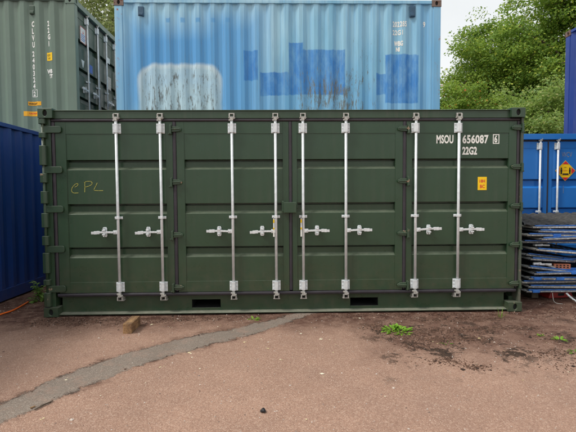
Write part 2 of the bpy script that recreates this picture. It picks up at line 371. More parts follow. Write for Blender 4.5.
# ---------------------------------------------------------------- ground
def gh(x, y):
    return -.006+.0022*np.sin(1.7*x+.6*y)+.0016*np.sin(3.9*y-1.1*x+1)+.0012*np.sin(7.3*x+5.1*y)
gx = np.concatenate([[-400, -120, -40, -15, -8], np.arange(-6, 7.01, .08), [9, 16, 40, 120, 400]])
gy = np.concatenate([[-400, -120, -40, -15, -8], np.arange(-6, 4.01, .08), [6, 9, 16, 40, 120, 400]])
XX, YY = np.meshgrid(gx, gy); ZZ = gh(XX, YY)
nx, ny = len(gx), len(gy)
gm = bpy.data.meshes.new('ground')
idx = np.arange(nx*ny).reshape(ny, nx)
gm.from_pydata(np.stack([XX, YY, ZZ], -1).reshape(-1, 3).tolist(), [], np.stack([idx[:-1, :-1], idx[:-1, 1:], idx[1:, 1:], idx[1:, :-1]], -1).reshape(-1, 4).tolist())
gm.materials.append(MAT['tarmac']); gm.polygons.foreach_set('use_smooth', [True]*len(gm.polygons))
tag(link('ground', gm), kind='structure')

# grey trench repair crossing the yard to the container
spine = [(-2.9, -3.25, .34), (-2.05, -2.42, .30), (-1.83, -2.03, .34), (-1.53, -1.54, .38), (-1.2, -1.2, .36), (-.92, -.95, .38), (-.6, -.72, .30), (-.36, -.54, .30), (-.1, -.3, .22), (.17, -.03, .20), (.6, .35, .18)]
def strip():
    pts = []
    P_ = smooth_pts([(a, b, c) for a, b, c in spine], 16)
    m = MB(); vs = []; ins = []; K = 11; EX = .22
    for i, p in enumerate(P_):
        a = P_[max(0, i-1)]; b = P_[min(len(P_)-1, i+1)]; d = Vector((b.x-a.x, b.y-a.y)).normalized(); n = Vector((-d.y, d.x)); hw = p.z/2
        pts.append((p.x, p.y, p.z))
        for k in range(K):
            t = -1+2*k/(K-1); off = t*(hw+EX); px_, py_ = p.x+n.x*off, p.y+n.y*off
            vs.append((px_, py_, float(gh(px_, py_))+(.0035 if 0 < k < K-1 else -.001))); ins.append(hw-abs(off))
    m.add(vs, [(i*K+k, i*K+k+1, (i+1)*K+k+1, (i+1)*K+k) for i in range(len(P_)-1) for k in range(K-1)])
    me = bpy.data.meshes.new('trench_patch'); me.from_pydata(m.v, [], m.f); me.materials.append(MAT['patch'])
    at = me.attributes.new('inside', 'FLOAT', 'POINT'); at.data.foreach_set('value', ins)
    me.polygons.foreach_set('use_smooth', [True]*len(me.polygons))
    tag(link('trench_patch', me), kind='structure')
    return pts
strip_pts = strip()

# ---------------------------------------------------------------- container pieces
def casting(mb, sx, sy, top, L, W, H):
    cx, cy, cz = .178, .162, .118
    x1 = sx*L/2; x0 = x1-sx*cx; y1 = sy*W/2; y0 = y1-sy*cy; z0, z1 = (H-cz, H) if top else (0, cz)
    xa, xb = min(x0, x1), max(x0, x1); ya, yb = min(y0, y1), max(y0, y1)
    # side face with oval, end face with oval, top/bottom face with oval
    mb.hole_face((xa, y1, z0), (cx, 0, 0), (0, 0, cz), (0, sy, 0), .026, .040, cx/2, cz/2, .12)
    mb.hole_face((x1, ya, z0), (0, cy, 0), (0, 0, cz), (sx, 0, 0), .026, .040, cy/2, cz/2, .13)
    zt = z1 if top else z0; nz_ = 1 if top else -1
    mb.hole_face((xa, ya, zt), (cx, 0, 0), (0, cy, 0), (0, 0, nz_), .06, .03, cx/2, cy/2, .035)
    zo = z0 if top else z1
    mb.add([(xa, ya, zo), (xb, ya, zo), (xb, yb, zo), (xa, yb, zo)], [(0, 1, 2, 3)])
    mb.add([(xa, y0, z0), (xb, y0, z0), (xb, y0, z1), (xa, y0, z1)], [(0, 1, 2, 3)])
    mb.add([(x0, ya, z0), (x0, yb, z0), (x0, yb, z1), (x0, ya, z1)], [(0, 1, 2, 3)])
    return mb

def hole_shade(o, sx, sy, top, L, W, H):  # dark discs that paint the shade inside the casting holes
    zc_ = H-.059 if top else .059; m = MB(); n = 14
    ov = [(.0255*math.cos(6.2832*j/n), .0395*math.sin(6.2832*j/n)) for j in range(n)]
    xc, yc = sx*(L/2-.089), sy*(W/2-.081)
    MB().add([(xc+a, sy*(W/2-.022), zc_+b) for a, b in ov], [tuple(range(n))]).build('hole_shade', 'dark', o)
    MB().add([(sx*(L/2-.022), yc+a, zc_+b) for a, b in ov], [tuple(range(n))]).build('hole_shade', 'dark', o)
PITCH_C, DEPTH_C = .278, .036
def corr_profile(x0, x1):
    """trapezoid corrugation along x: list of (x, depth) with 0 = outer crest"""
    n = max(1, round((x1-x0)/PITCH_C)); p = (x1-x0)/n; s_ = p/.278; pts = []
    for i in range(n):
        b = x0+i*p
        pts += [(b, 0), (b+.036*s_, 0), (b+.104*s_, DEPTH_C), (b+.174*s_, DEPTH_C), (b+.242*s_, 0)]
    pts.append((x1, 0)); return pts
def prof_fn(pts):
    xs_ = [p[0] for p in pts]; ys_ = [p[1] for p in pts]
    return lambda x: float(np.interp(x, xs_, ys_))

rod_cache = {}
def door_part(parent, w_, h, mats, bars, grooves, loc, rz=0, stiles=(.1, .1), rails=(.15, .14), hdir=-1, handles=True, yoff=0., bevel=.004, over=(.05, .045)):
    """one door leaf: local x 0..w, z 0..h, outer frame face at y=0 facing -y; sub-parts are its ironmongery"""
    body, metal = mats
    m = MB(); l, r = stiles; rb, rt_ = rails[1], rails[0]; T = .115
    m.box(0, l, 0, T, 0, h); m.box(w_-r, w_, 0, T, 0, h); m.box(l, w_-r, .0008, T-.002, 0, rb); m.box(l, w_-r, .0008, T-.002, h-rt_, h)
    pr = [(.007, h-rt_)]
    for zt, zb in grooves: pr += [(.007, zt), (.100, zt+.001), (.100, zt-.022), (.056, zt-.025), (.056, zb+.036), (.007, zb)]  # deep slot under each lip is added to darken the groove's shadow line
    pr += [(.007, rb)]
    m.sheet(pr, l, w_-r, 'x', 1)
    m.box(l, w_-r, .106, .110, rb, h-rt_)
    d = m.build('door', body, parent, bevel, loc=loc); d.rotation_euler.z = rz
    key = (round(h, 3), metal, over)
    if key not in rod_cache:
        g = {}
        a, b = -over[1], h+over[0]
        g['rod'] = MB().tube([(0, 0, a), (0, 0, b)], .0175, 12).mesh('lock_rod', metal, True)
        br = MB().box(-.052, .052, .026, .034, -.062, .062)
        br.prism([(-.03, .034), (-.03, -.008), (-.018, -.024), (.018, -.024), (.03, -.008), (.03, .034)], -.055, .055, 'z')
        for bx in (-.042, .042):
            for bz in (-.045, 0, .045): br.box(bx-.006, bx+.006, .017, .027, bz-.006, bz+.006)
        g['br'] = br.mesh('rod_bracket', metal)
        gd = MB().box(-.05, .05, .024, .034, -.017, .017); gd.prism([(-.026, .034), (-.026, -.01), (-.016, -.023), (.016, -.023), (.026, -.01), (.026, .034)], -.016, .016, 'z')
        for bx in (-.039, .039): gd.tube([(bx, .026, 0), (bx, .012, 0)], .009, 6)
        g['gd'] = gd.mesh('rod_guide', metal)
        hd = MB().box(-.062, .0, -.012, .012, -.024, .024); hd.tube([(-.04, -.022, 0), (-.04, .018, 0)], .012, 8)
        n = 9; pts = []
        for i in range(n):
            t = i/(n-1); pts.append((-.055-.275*t, -.012-.006*math.sin(t*3), .004*math.sin(t*4)))
        for i in range(n-1):
            t = i/(n-1); hh = .012+(.008 if t > .52 else 0)-.004*(t > .85); p, q = pts[i], pts[i+1]
            hd.box(q[0], p[0], p[1]-.008, p[1]+.008, p[2]-hh, p[2]+hh)
        g['hd'] = hd.mesh('handle', metal)
        ct = MB().prism([(-.026+.0, -.045), (-.018, -.062), (.018, -.062), (.026, -.045), (.026, .045), (.018, .062), (-.018, .062), (-.026, .045)], .020, .034, 'y')
        ct.box(-.018, .018, -.032, .022, .016, .034); ct.box(-.018, .018, -.032, .022, -.036, -.020)
        ct.tube([(0, -.034, .05), (0, .02, .05)], .008, 6); ct.tube([(0, -.03, -.05), (0, .02, -.05)], .008, 6)
        g['ct'] = ct.mesh('handle_catch', metal)
        cm = MB().box(-.02, .02, -.026, .02, -.022, .022); cm.box(-.036, .008, -.012, .014, .006, .026); cm.box(.0, .036, -.02, .008, -.018, .006); cm.tube([(.02, -.03, -.01), (.02, .03, -.01)], .011, 6)
        g['cm'] = cm.mesh('rod_cam', 'galv_worn')
        rod_cache[key] = g
    g = rod_cache[key]; Y = -.036+yoff
    for bx in bars:
        link('lock_rod', g['rod'], d, 0, (bx, Y, 0))
        for z in (.075, h-.085): link('rod_bracket', g['br'], d, .002, (bx, Y, z))
        link('rod_guide', g['gd'], d, .002, (bx, Y, h*.443))
        for z, s_ in ((-over[1]+.018, 1), (h+over[0]-.02, -1)):
            o = link('rod_cam', g['cm'], d, .002, (bx, Y, z)); o.scale = (1, 1, s_)
        if handles:
            o = link('handle', g['hd'], d, .002, (bx, Y, h*.36)); o.scale = (-hdir, 1, 1); o.rotation_euler.y = R(random.uniform(-3, 3))
            link('handle_catch', g['ct'], d, .002, (bx+hdir*.175, Y, h*.36))
    return d

def container(name, label, loc, rz, mats, H=2.591, L=6.058, W=2.438, front=True, door_bars=True, grooves=((1.76, 1.62), (1.22, 1.08), (.68, .54)), bars=(.28, .86), vents=True, rods='galv'):
    root = thing(name, label, 'container', loc, rz)
    wall, frame, doorm, cast = mats
    for top in (0, 1):
        for sx in (-1, 1):
            for sy in (-1, 1):
                hole_shade(casting(MB(), sx, sy, top, L, W, H).build('corner_casting', cast, root, .004), sx, sy, top, L, W, H)
    for sx in (-1, 1):
        for sy in (-1, 1):
            x1, y1 = sx*(L/2-.008), sy*(W/2-.008)
            MB().box(*sorted((x1, x1-sx*.14)), *sorted((y1, y1-sy*.12)), .118, H-.118).build('corner_post', frame, root, .006)
    for sy in (-1, 1):
        a, b = sorted((sy*(W/2-.006), sy*(W/2-.066)))
        MB().box(-L/2+.178, L/2-.178, a, b, H-.068, H-.008).build('top_rail', frame, root, .005)
        y1 = sy*(W/2-.012)
        m = MB(); a, b = sorted((y1, y1-sy*.012)); m.box(-L/2+.178, L/2-.178, a, b, .03, .165)
        a, b = sorted((y1, y1-sy*.06)); m.box(-L/2+.178, L/2-.178, a, b, .018, .03); m.box(-L/2+.178, L/2-.178, a, b, .165, .175)
        m.build('bottom_rail', frame, root, .003)
        pts = corr_profile(-L/2+.148, L/2-.148)
        prof = [(x, sy*(W/2-.020-d)) for x, d in pts]
        MB().sheet(prof, .175, H-.068, 'z').build('side_wall', wall, root)
        if vents:
            for vx in (-L/2+.55, L/2-.55):
                m = MB(); f = prof_fn(pts)
                y0 = sy*(W/2-.02-.0); a, b = sorted((y0+sy*.012, y0-sy*.045)); m.box(vx-.045, vx+.045, a, b, H-.26, H-.11)
                for q in range(3): a2, b2 = sorted((y0+sy*.016, y0+sy*.0)); m.box(vx-.03, vx+.03, a2, b2, H-.235+q*.04, H-.222+q*.04)
                m.build('vent', frame if q else wall, root, .008)
    # closed end
    pts = corr_profile(-W/2+.128, W/2-.128)
    MB().sheet([(-(L/2-.03-d), y) for y, d in pts], .16, H-.118, 'z').build('end_wall', wall, root)
    for sx in (-1, 1):
        x1 = sx*(L/2-.012); a, b = sorted((x1, x1-sx*.1))
        MB().box(a, b, -W/2+.162, W/2-.162, H-.112, H-.012).build('end_header', frame, root, .005)
        MB().box(a, b, -W/2+.162, W/2-.162, .012, .155).build('end_sill', frame, root, .005)
    rp = []
    n = 28
    for i in range(n):
        b = -L/2+.11+(L-.22)*i/n; q = (L-.22)/n; rp += [(b, H-.03), (b+q*.4, H-.03), (b+q*.5, H-.012), (b+q*.9, H-.012)]
    rp.append((L/2-.11, H-.03))
    MB().sheet([(x, z) for x, z in rp], -W/2+.066, W/2-.066, 'y').build('roof', frame, root)
    MB().box(-L/2+.12, L/2-.12, -W/2+.08, W/2-.08, .13, .165).build('floor', 'dark', root)
    # door end at +x
    h = H-.112-.155-.06; dw = W/2-.148-.024
    sc = h/2.28
    for k in (0, 1):
        yb = -W/2+.146 if k == 0 else .006
        dd = door_part(root, dw+.018, h, (doorm, rods), bars[k] if isinstance(bars[0], tuple) else [(bars[0], bars[1]), (dw+.018-bars[1], dw+.018-bars[0])][k], [(a*sc, b*sc) for a, b in grooves],
                  (L/2-.075, yb, .185), R(90), (.07, .07), (.12, .12), hdir=-1 if k == 0 else 1, handles=door_bars)
        for hz in (.15, .75, 1.4, 2.0):
            hx = -.02 if k == 0 else dw+.038
            MB().prism([(hx-.07, hz-.03), (hx+.07, hz-.03), (hx+.07, hz+.03), (hx-.07, hz+.03)], -.012, 0.002, 'y').build('hinge', frame, dd, .005)
    g = MB(); xg = L/2-.071
    for yy in (-W/2+.137, 0, W/2-.137): g.box(xg-.02, xg+.004, yy-.012, yy+.012, .16, H-.115)
    g.box(xg-.02, xg+.002, -W/2+.125, W/2-.125, .158, .184); g.box(xg-.02, xg+.002, -W/2+.125, W/2-.125, .187+h, H-.113)
    g.build('door_seal', 'rubber', root, .004)
    return root

# ---------------------------------------------------------------- the dark green side-opening container
def main_container():
    L, W, H = 6.058, 2.438, 2.591; OY = W/2
    root = thing('shipping_container', 'dark green side-opening container with four full-length doors, standing in front', 'container', (0, OY, 0))
    F = -OY                                          # local y of the front plane
    for top in (0, 1):
        for sx in (-1, 1):
            for sy in (-1, 1):
                hole_shade(casting(MB(), sx, sy, top, L, W, H).build('corner_casting', 'green_worn', root, .005), sx, sy, top, L, W, H)
    # posts (front ones recessed behind castings)
    MB().box(-3.0, -2.905, F+.062, F+.2, .118, H-.118).build('corner_post', 'green', root, .004)
    MB().box(2.998, 3.026, F+.03, F+.2, .118, H-.118).build('corner_post', 'post_rust', root, .004)
    for sx in (-1, 1): MB().box(*sorted((sx*3.02, sx*2.88)), -F-.13, -F-.008, .118, H-.118).build('corner_post', 'green', root, .004)
    # header with top lip
    m = MB(); m.box(-2.851, 2.851, F+.050, F+.13, 2.472, 2.562); m.box(-2.851, 2.851, F+.036, F+.15, 2.562, 2.574)
    m.build('top_rail', 'green_rail', root, .003)
    # bottom rail: web with two fork pockets and a dusty flange
    m = MB(); Yw = F+.118; z0, z1 = .034, .236
    px = [(-1.207, -.838), (.836, 1.198)]; xs_ = [-2.851, px[0][0], px[0][1], px[1][0], px[1][1], 2.851]; pz0, pz1 = .070, .176
    for a, b in ((xs_[0], xs_[1]), (xs_[2], xs_[3]), (xs_[4], xs_[5])): m.box(a, b, Yw, Yw+.012, z0, z1)
    for a, b in px: m.box(a, b, Yw, Yw+.012, z0, pz0); m.box(a, b, Yw, Yw+.012, pz1, z1)
    m.box(-2.851, 2.851, F+.06, F+.2, z1, z1+.012)
    m.build('bottom_rail', 'green', root, .003)
    m = MB().prism([(F+.030, .016), (F+.030, .026), (F+.118, .036), (F+.2, .036), (F+.2, .016)], -2.851, 2.851, 'x')
    m.build('rail_flange', 'green_rail', root, .002)
    for a, b in px:
        m = MB(); t = .006
        m.box(a-t, a, Yw+.0125, -F-.1, pz0, pz1); m.box(b, b+t, Yw+.0125, -F-.1, pz0, pz1); m.box(a-t, b+t, Yw+.0125, -F-.1, pz1, pz1+t); m.box(a-t, b+t, Yw+.0125, -F-.1, pz0-t, pz0); m.box(a, b, .9, .91, pz0, pz1)
        m.build('fork_pocket', 'dark', root)  # near-black lining puts the pocket's shade into its colour
    # back and end walls, roof, floor
    pts = corr_profile(-2.88, 2.88); MB().sheet([(x, -F-.02-d) for x, d in pts], .17, H-.07, 'z').build('side_wall', 'green', root)
    MB().box(-2.851, 2.851, -F-.07, -F-.008, H-.07, H-.01).build('top_rail', 'green', root, .004)
    MB().box(-2.851, 2.851, -F-.07, -F-.012, .02, .17).build('bottom_rail', 'green', root, .004)
    for sx in (-1, 1):
        pts = corr_profile(F+.2, -F-.13); MB().sheet([(sx*(3.005-d), y) for y, d in pts], .16, H-.118, 'z').build('end_wall', 'green', root)
        a, b = sorted((sx*3.02, sx*2.94))
        MB().box(a, b, F+.162, -F-.162, H-.11, H-.01).build('end_header', 'green', root, .004); MB().box(a, b, F+.162, -F-.162, .012, .16).build('end_sill', 'green', root, .004)
    rp = []; n = 28
    for i in range(n):
        b = -2.94+5.88*i/n; q = 5.88/n; rp += [(b, H-.032), (b+q*.4, H-.032), (b+q*.5, H-.02), (b+q*.9, H-.02)]
    rp.append((2.94, H-.032)); MB().sheet(rp, F+.14, -F-.07, 'y').build('roof', 'green', root)
    MB().box(-2.93, 2.93, F+.22, -F-.08, .19, .215).build('floor', 'dark', root)
    # doors
    z0, z1 = .288, 2.432; h = z1-z0; gv = [(1.962-z0, 1.838-z0), (1.412-z0, 1.282-z0), (.866-z0, .734-z0)]
    rails = (z1-2.283, .424-z0)
    spec = [(-2.852, -1.404, (-2.088, -1.547), -1, (.130, .085)), (-1.358, .048, (-.660, -.118), -1, (.098, .075)), (.090, 1.496, (.226, .766), 1, (.062, .095)), (1.540, 2.955, (1.651, 2.198), 1, (.075, .100))]
    D = []
    for x0, x1, bars, hd, st in spec:
        D.append(door_part(root, x1-x0, h, ('green', 'galv'), [b-x0 for b in bars], gv, (x0, F+.062, z0), 0, st, rails, hd))
    # keepers on header and bottom rail
    for x0, x1, bars, hd, st in spec:
        for b in bars:
            for z, yy in ((2.498, .050), (.216, .118)):
                m = MB(); y1 = F+yy+.004
                m.box(b-.034, b-.020, F+.012, y1, z-.02, z+.024); m.box(b+.022, b+.036, F+.012, y1, z-.02, z+.024); m.box(b-.034, b+.036, F+.03 if yy < .1 else F+.05, y1, z+.024, z+.034); m.box(b-.040, b+.044, F+.02 if yy < .1 else F+.04, y1, z-.030, z-.018)
                m.build('cam_keeper', 'galv_worn', root, .002)
    # rubber seals
    def seal(m, a, b, vertical, r=.019, y=.062):
        n = 6; c = (a[0]+b[0])/2, (a[1]+b[1])/2
        if vertical: m.prism([(a[0]+r*math.cos(math.pi*i/n), F+y-.011*math.sin(math.pi*i/n)) for i in range(n+1)]+[(a[0]-r, F+y+.03), (a[0]+r, F+y+.03)], a[1], b[1], 'z')
        else: m.prism([(F+y-.012*math.sin(math.pi*i/n), a[1]+r*math.cos(math.pi*i/n)) for i in range(n+1)]+[(F+y+.03, a[1]-r), (F+y+.03, a[1]+r)], a[0], b[0], 'x')
    for xs0, r_ in ((-2.876, .021), (-1.381, .021), (.069, .019), (1.518, .020), (2.976, .018)):
        m = MB(); seal(m, (xs0, .30), (xs0, 2.43), True, r_); m.build('door_seal', 'rubber', root)
    m = MB(); seal(m, (-2.89, 2.453), (2.985, 2.453), False, .0175); m.build('door_seal', 'rubber', root)
    m = MB(); seal(m, (-2.87, .264), (2.97, .264), False, .021, .055); m.build('door_seal', 'rubber', root)
    # left edge: hinge barrels and straps
    bz = [2.471, 2.398, 2.301, 2.228, 2.143, 1.892, 1.800, 1.677, 1.579, 1.419, 1.307, 1.121, 1.022, .898, .810, .548, .473, .397, .309, .125]
    for i in range(0, len(bz), 2):
        a, b = bz[i+1]+.004, bz[i]-.004
        m = MB().prism([(-3.028, F+.012), (-2.985, F+.002), (-2.955, F+.006), (-2.947, F+.02), (-2.947, F+.066), (-3.028, F+.066)], a, b, 'z'); m.build('hinge_barrel', 'green_worn', root, .006)
    MB().tube([(-2.992, F+.04, .13), (-2.992, F+.04, 2.47)], .017, 10).build('hinge_pin', 'green_worn', root, 0, True)
    for z in (2.337, 1.840, 1.352, .850, .348):
        x0, x1 = -2.998, -2.765; hh = .042; r = .025
        poly = [(x0, z-hh), (x1-r, z-hh), (x1-r*.3, z-hh+r*.3), (x1, z-hh+r), (x1, z+hh-r), (x1-r*.3, z+hh-r*.3), (x1-r, z+hh), (x0, z+hh)]
        MB().prism(poly, F+.034, F+.050, 'y').build('hinge_strap', 'green_worn', root, .005)
    # blade hinges on seams (tapered, with pin bracket)
    def blade(x, z, s_, par, mat='green_worn'):
        m = MB()
        m.prism([(x-s_*.02, z-.036), (x+s_*.06, z-.030), (x+s_*.095, z-.018), (x+s_*.10, z+.008), (x+s_*.06, z+.030), (x-s_*.02, z+.036)], F+.030, F+.044, 'y')
        m.box(*sorted((x-s_*.022, x+s_*.085)), F+.018, F+.031, z-.008, z+.008)
        m.box(*sorted((x-s_*.022, x-s_*.048)), F+.010, F+.062, z-.058, z+.046)
        m.tube([(x-s_*.03, F+.02, z-.066), (x-s_*.03, F+.02, z+.056)], .010, 8)
        m.box(*sorted((x-s_*.07, x-s_*.02)), F+.035, F+.062, z-.064, z-.048)
        m.build('hinge', mat, par, .003)
    for z in (2.338, 1.681, 1.018, .353):
        blade(-1.385, z, 1, root); blade(1.522, z, -1, root)
    for z in (2.348, 1.852, 1.353, .856, .355): blade(2.975, z, -1, root)
    # lock box across the middle seam
    m = MB().box(-.022, .138, F-.045, F+.055, 1.288, 1.420); m.box(-.045, -.015, F+.0, F+.06, 1.30, 1.435); m.box(.138, .152, F-.01, F+.06, 1.34, 1.40)
    m.build('lock_box', 'green', root, .006)
    # seal straps on the two middle rods
    for dd, b, s_, x0 in ((D[1], -.118, -1, -1.358), (D[2], .226, -1, .090)):
        lx = b-x0-.028
        m = MB().prism([(lx-.009, .70), (lx+.009, .70), (lx+.006, .93), (lx-.006, .93)], -.062, -.056, 'y'); m.build('seal_tag', 'white', dd)
        MB().box(lx-.008, lx+.008, -.0645, -.0622, .875, .915).build('seal_band', 'yellow', dd); MB().box(lx-.008, lx+.008, -.0645, -.0622, .79, .815).build('seal_band', 'yellow', dd)
    # markings (door 4 starts at x=1.540; panel face 7 mm behind frame, y local = .007)
    d4 = D[3]; T = .0055
    text('MSOU', .142, 'white', d4, (1.922-1.54, T, 2.157-z0), xs=.555, bold=.0045, spacing=1.04)
    text('656087', .142, 'white', d4, (2.258-1.54, T, 2.156-z0), xs=.74, bold=.0045, spacing=1.06)
    text('6', .118, 'white', d4, (2.668-1.54, T, 2.166-z0), xs=.66, bold=.004)
    m = MB(); bx0, bx1, bz0, bz1 = 2.650-1.54, 2.733-1.54, 2.146-z0, 2.266-z0; t = .010
    for q in ((bx0, bx1, bz0, bz0+t), (bx0, bx1, bz1-t, bz1), (bx0, bx0+t, bz0+t, bz1-t), (bx1-t, bx1, bz0+t, bz1-t)): m.box(q[0], q[1], T, T+.0012, q[2], q[3])
    m.build('check_digit_box', 'white', d4)
    text('22G2', .132, 'white', d4, (2.258-1.54, T, 2.014-z0), xs=.64, bold=.0045)
    st = MB().box(2.462-1.54, 2.578-1.54, .0035, .0068, 1.558-z0, 1.726-z0).build('sticker', 'yellow', d4, .001)
    text('18H', .052, 'red', d4, (2.476-1.54, .0028, 1.655-z0), xs=.9, bold=.0015); text('BC', .058, 'red', d4, (2.488-1.54, .0028, 1.585-z0), xs=.9, bold=.0015)
    # hand-written CPL on door 1
    d1 = D[0]; X1 = -2.852
    def stroke(pts):
        m = MB()
        for (a, b) in zip(pts[:-1], pts[1:]):
            dx, dz = b[0]-a[0], b[1]-a[1]; l = math.hypot(dx, dz); nx_, nz_ = -dz/l*.0032, dx/l*.0032; ex, ez = dx/l*.002, dz/l*.002
            m.prism([(a[0]-ex+nx_, a[1]-ez+nz_), (b[0]+ex+nx_, b[1]+ez+nz_), (b[0]+ex-nx_, b[1]+ez-nz_), (a[0]-ex-nx_, a[1]-ez-nz_)], .0045, .0058, 'y')
        m.build('handwriting', 'chalk', d1)
    def P(px, py): return (-2.673+(px-100)/9/12.62*.158*.0+(px-100)*.001392-X1, 1.668-(py-130)*.001392-z0)
    stroke([P(*q) for q in ((132, 160), (152, 150), (161, 136), (155, 127), (140, 131), (118, 150), (104, 172), (101, 192), (108, 208), (124, 214), (160, 212))])
    stroke([P(*q) for q in ((221, 116), (220, 160), (218, 206))]); stroke([P(*q) for q in ((216, 118), (240, 109), (272, 109), (288, 122), (282, 138), (256, 152), (226, 160))])
    stroke([P(*q) for q in ((331, 124), (318, 150), (301, 182), (304, 191), (340, 193), (380, 193))])
    return root
main_container()

# ---------------------------------------------------------------- the containers around it
wb_y = 2.75
blue = container('shipping_container', 'weathered pale blue container with darker repainted patches, stacked behind the dark green one', (-.045, wb_y+1.219, 2.535), 0, ('wblue', 'wblue', 'wblue', 'rust'), vents=False)
low1 = container('shipping_container', 'lower blue container directly beneath the weathered pale blue one', (-.045, wb_y+1.229, 0), 0, ('azure', 'azure', 'azure', 'azure'), H=2.533, vents=False)
# paint rectangles and lettering on the blue wall follow its corrugation
pts_b = corr_profile(-3.029+.148, 3.029-.148); fb = prof_fn(pts_b)
wrapb = (lambda x: -1.219+.020+fb(x), [p[0] for p in pts_b], .003)
zb = 2.535
def wtext(s, x, z, size, xs=.62, sp=1.0, root=blue, wr=wrapb, bold=.005, mat='white'):
    return text(s, size, mat, root, (x, 0, z), (R(90), 0, 0), xs, bold, wrap=wr, spacing=sp)
wtext('202285', 2.125, 4.650-zb, .135, .60, 1.10, bold=.004); wtext('9', 2.70, 4.650-zb, .135, .66, bold=.004); wtext('22G1', 2.125, 4.500-zb, .125, .66, 1.14, bold=.004)
wtext('WBG', 2.16, 4.30-zb, .12, .56, bold=.006); wtext('NI', 2.19, 4.20-zb, .10, .7, bold=.006)
for vx in (-2.54, 2.49):
    m = MB(); m.box(vx-.05, vx+.05, -1.219+.008, -1.219+.055, 2.29, 2.46) if vx < 0 else m.box(vx-.05, vx+.05, -1.219+.008, -1.219+.055, 2.29, 2.49); m.box(vx-.038, vx+.038, -1.219-.002, -1.219+.008, 2.30, 2.34); m.build('vent', 'vent', blue, .012)

gy0 = 2.80; KS = (gy0+5.421)/(3.0+5.421)
sage = container('shipping_container', 'faded sage green container with vertical white lettering, top left corner', (-3.8-3.029, gy0+1.219, 2.593), 0, ('sage', 'sage', 'sage_door', 'sage'), vents=False, grooves=((1.77, 1.63), (1.22, 1.08), (.67, .53)), bars=((.46, .95), (.33, .84)))
low2 = container('shipping_container', 'lower green container directly beneath the sage green one', (-3.8-3.029, gy0+1.229, 0), 0, ('sage', 'sage', 'sage_door', 'sage'), vents=False)
wrapg = (lambda x: -1.219+.020+fb(x), [p[0] for p in pts_b], .003)
def sg(x): return -.0945+(x+.0945)*KS+3.8+3.029
def sz(z): return 1.4985+(z-1.4985)*KS-2.593
zc = 4.745
for i, ch in enumerate('CLVU'): wtext(ch, sg(-4.73), sz(4.730-i*.128), .135, .60, root=sage, wr=wrapg)
for i, ch in enumerate('240324'): wtext(ch, sg(-4.735), sz(4.178-i*.121), .130, .64, root=sage, wr=wrapg)
wtext('2', sg(-4.735), sz(3.432), .12, .66, root=sage, wr=wrapg)
def wplate(root, wr, x0, x1, z0, z1, mat, name='sticker', off=.003):
    me = bpy.data.meshes.new(name); me.from_pydata([(x0, 0, z0), (x1, 0, z0), (x1, 0, z1), (x0, 0, z1)], [], [(0, 1, 2, 3)]); me.materials.append(MAT[mat])
    wrap_mesh(me, (wr[0], wr[1], off)); return link(name, me, root)
for q in ((-4.755, -4.745, 3.41, 3.55), (-4.652, -4.642, 3.41, 3.55), (-4.745, -4.652, 3.41, 3.418), (-4.745, -4.652, 3.542, 3.55)): wplate(sage, wrapg, sg(q[0]), sg(q[1]), sz(q[2]), sz(q[3]), 'white', 'check_digit_box')
for i, ch in enumerate('22G1'): wtext(ch, sg(-4.435), sz(4.745-i*.125), .13, .62, root=sage, wr=wrapg)
wplate(sage, wrapg, sg(-4.46), sg(-4.345), sz(4.095), sz(4.245), 'yellow'); wtext('CC', sg(-4.45), sz(4.18), .05, .9, root=sage, wr=(wrapg[0], wrapg[1], .006), mat='black', bold=.001); wtext('TT', sg(-4.44), sz(4.115), .05, .9, root=sage, wr=(wrapg[0], wrapg[1], .006), mat='black', bold=.001)
wtext('WB', sg(-4.46), sz(3.86), .10, .66, root=sage, wr=wrapg); wtext('TT', sg(-4.42), sz(3.77), .09, .62, root=sage, wr=wrapg)
wplate(sage, wrapg, sg(-4.83), sg(-4.58), sz(3.252), sz(3.325), 'orange_v'); wtext('WEIGHT', sg(-4.82), sz(3.268), .05, .85, root=sage, wr=(wrapg[0], wrapg[1], .006), mat='black', bold=.001)
wplate(sage, wrapg, sg(-4.915), sg(-4.66), sz(3.05), sz(3.14), 'orange_v'); wtext('CAUTION', sg(-4.82), sz(3.09), .036, .85, root=sage, wr=(wrapg[0], wrapg[1], .006), mat='red', bold=.001)
m = MB(); vx = sg(-4.70); m.box(vx-.045, vx+.045, -1.219+.012, -1.219+.055, 2.28, 2.43); m.box(vx-.034, vx+.034, -1.219+.002, -1.219+.012, 2.285, 2.33); m.build('vent', 'sage_door', sage, .012)
# door-end plates of the sage container (on its doors, facing +x)
sd = [o for o in sage.children if o.name.startswith('door') and 'seal' not in o.name]
dA = sd[0]                                            # local x = y - (gy0 + .146), z local = z - 2.593 - .185
def dx_(y): return y-(2.80+.146)
def dz_(z): return z-2.593-.185
MB().box(dx_(3.165), dx_(3.40), -.004, .0052, dz_(4.50), dz_(4.80)).build('data_plate', 'white', dA)
m = MB(); a0, a1, b0, b1 = dx_(3.165), dx_(3.40), dz_(4.50), dz_(4.80); t = .008
for q in ((a0, a1, b0, b0+t), (a0, a1, b1-t, b1), (a0, a0+t, b0+t, b1-t), (a1-t, a1, b0+t, b1-t)): m.box(q[0], q[1], -.006, -.0042, q[2], q[3])
m.build('plate_border', 'red', dA)
m = MB(); m.prism([(dx_(3.262), dz_(4.68)), (dx_(3.283), dz_(4.74)), (dx_(3.304), dz_(4.68))], -.006, -.0042, 'y'); m.build('plate_mark', 'red', dA)
m = MB()
for i in range(4): m.box(dx_(3.195), dx_(3.37-.03*(i % 2)), -.006, -.0042, dz_(4.65-.035*i), dz_(4.662-.035*i))
m.build('plate_print', 'bluev', dA)
MB().prism([(dx_(3.19), dz_(4.17)), (dx_(3.33), dz_(4.17)), (dx_(3.275), dz_(4.03)), (dx_(3.245), dz_(4.03))], .003, .0052, 'y').build('sticker', 'white', dA)
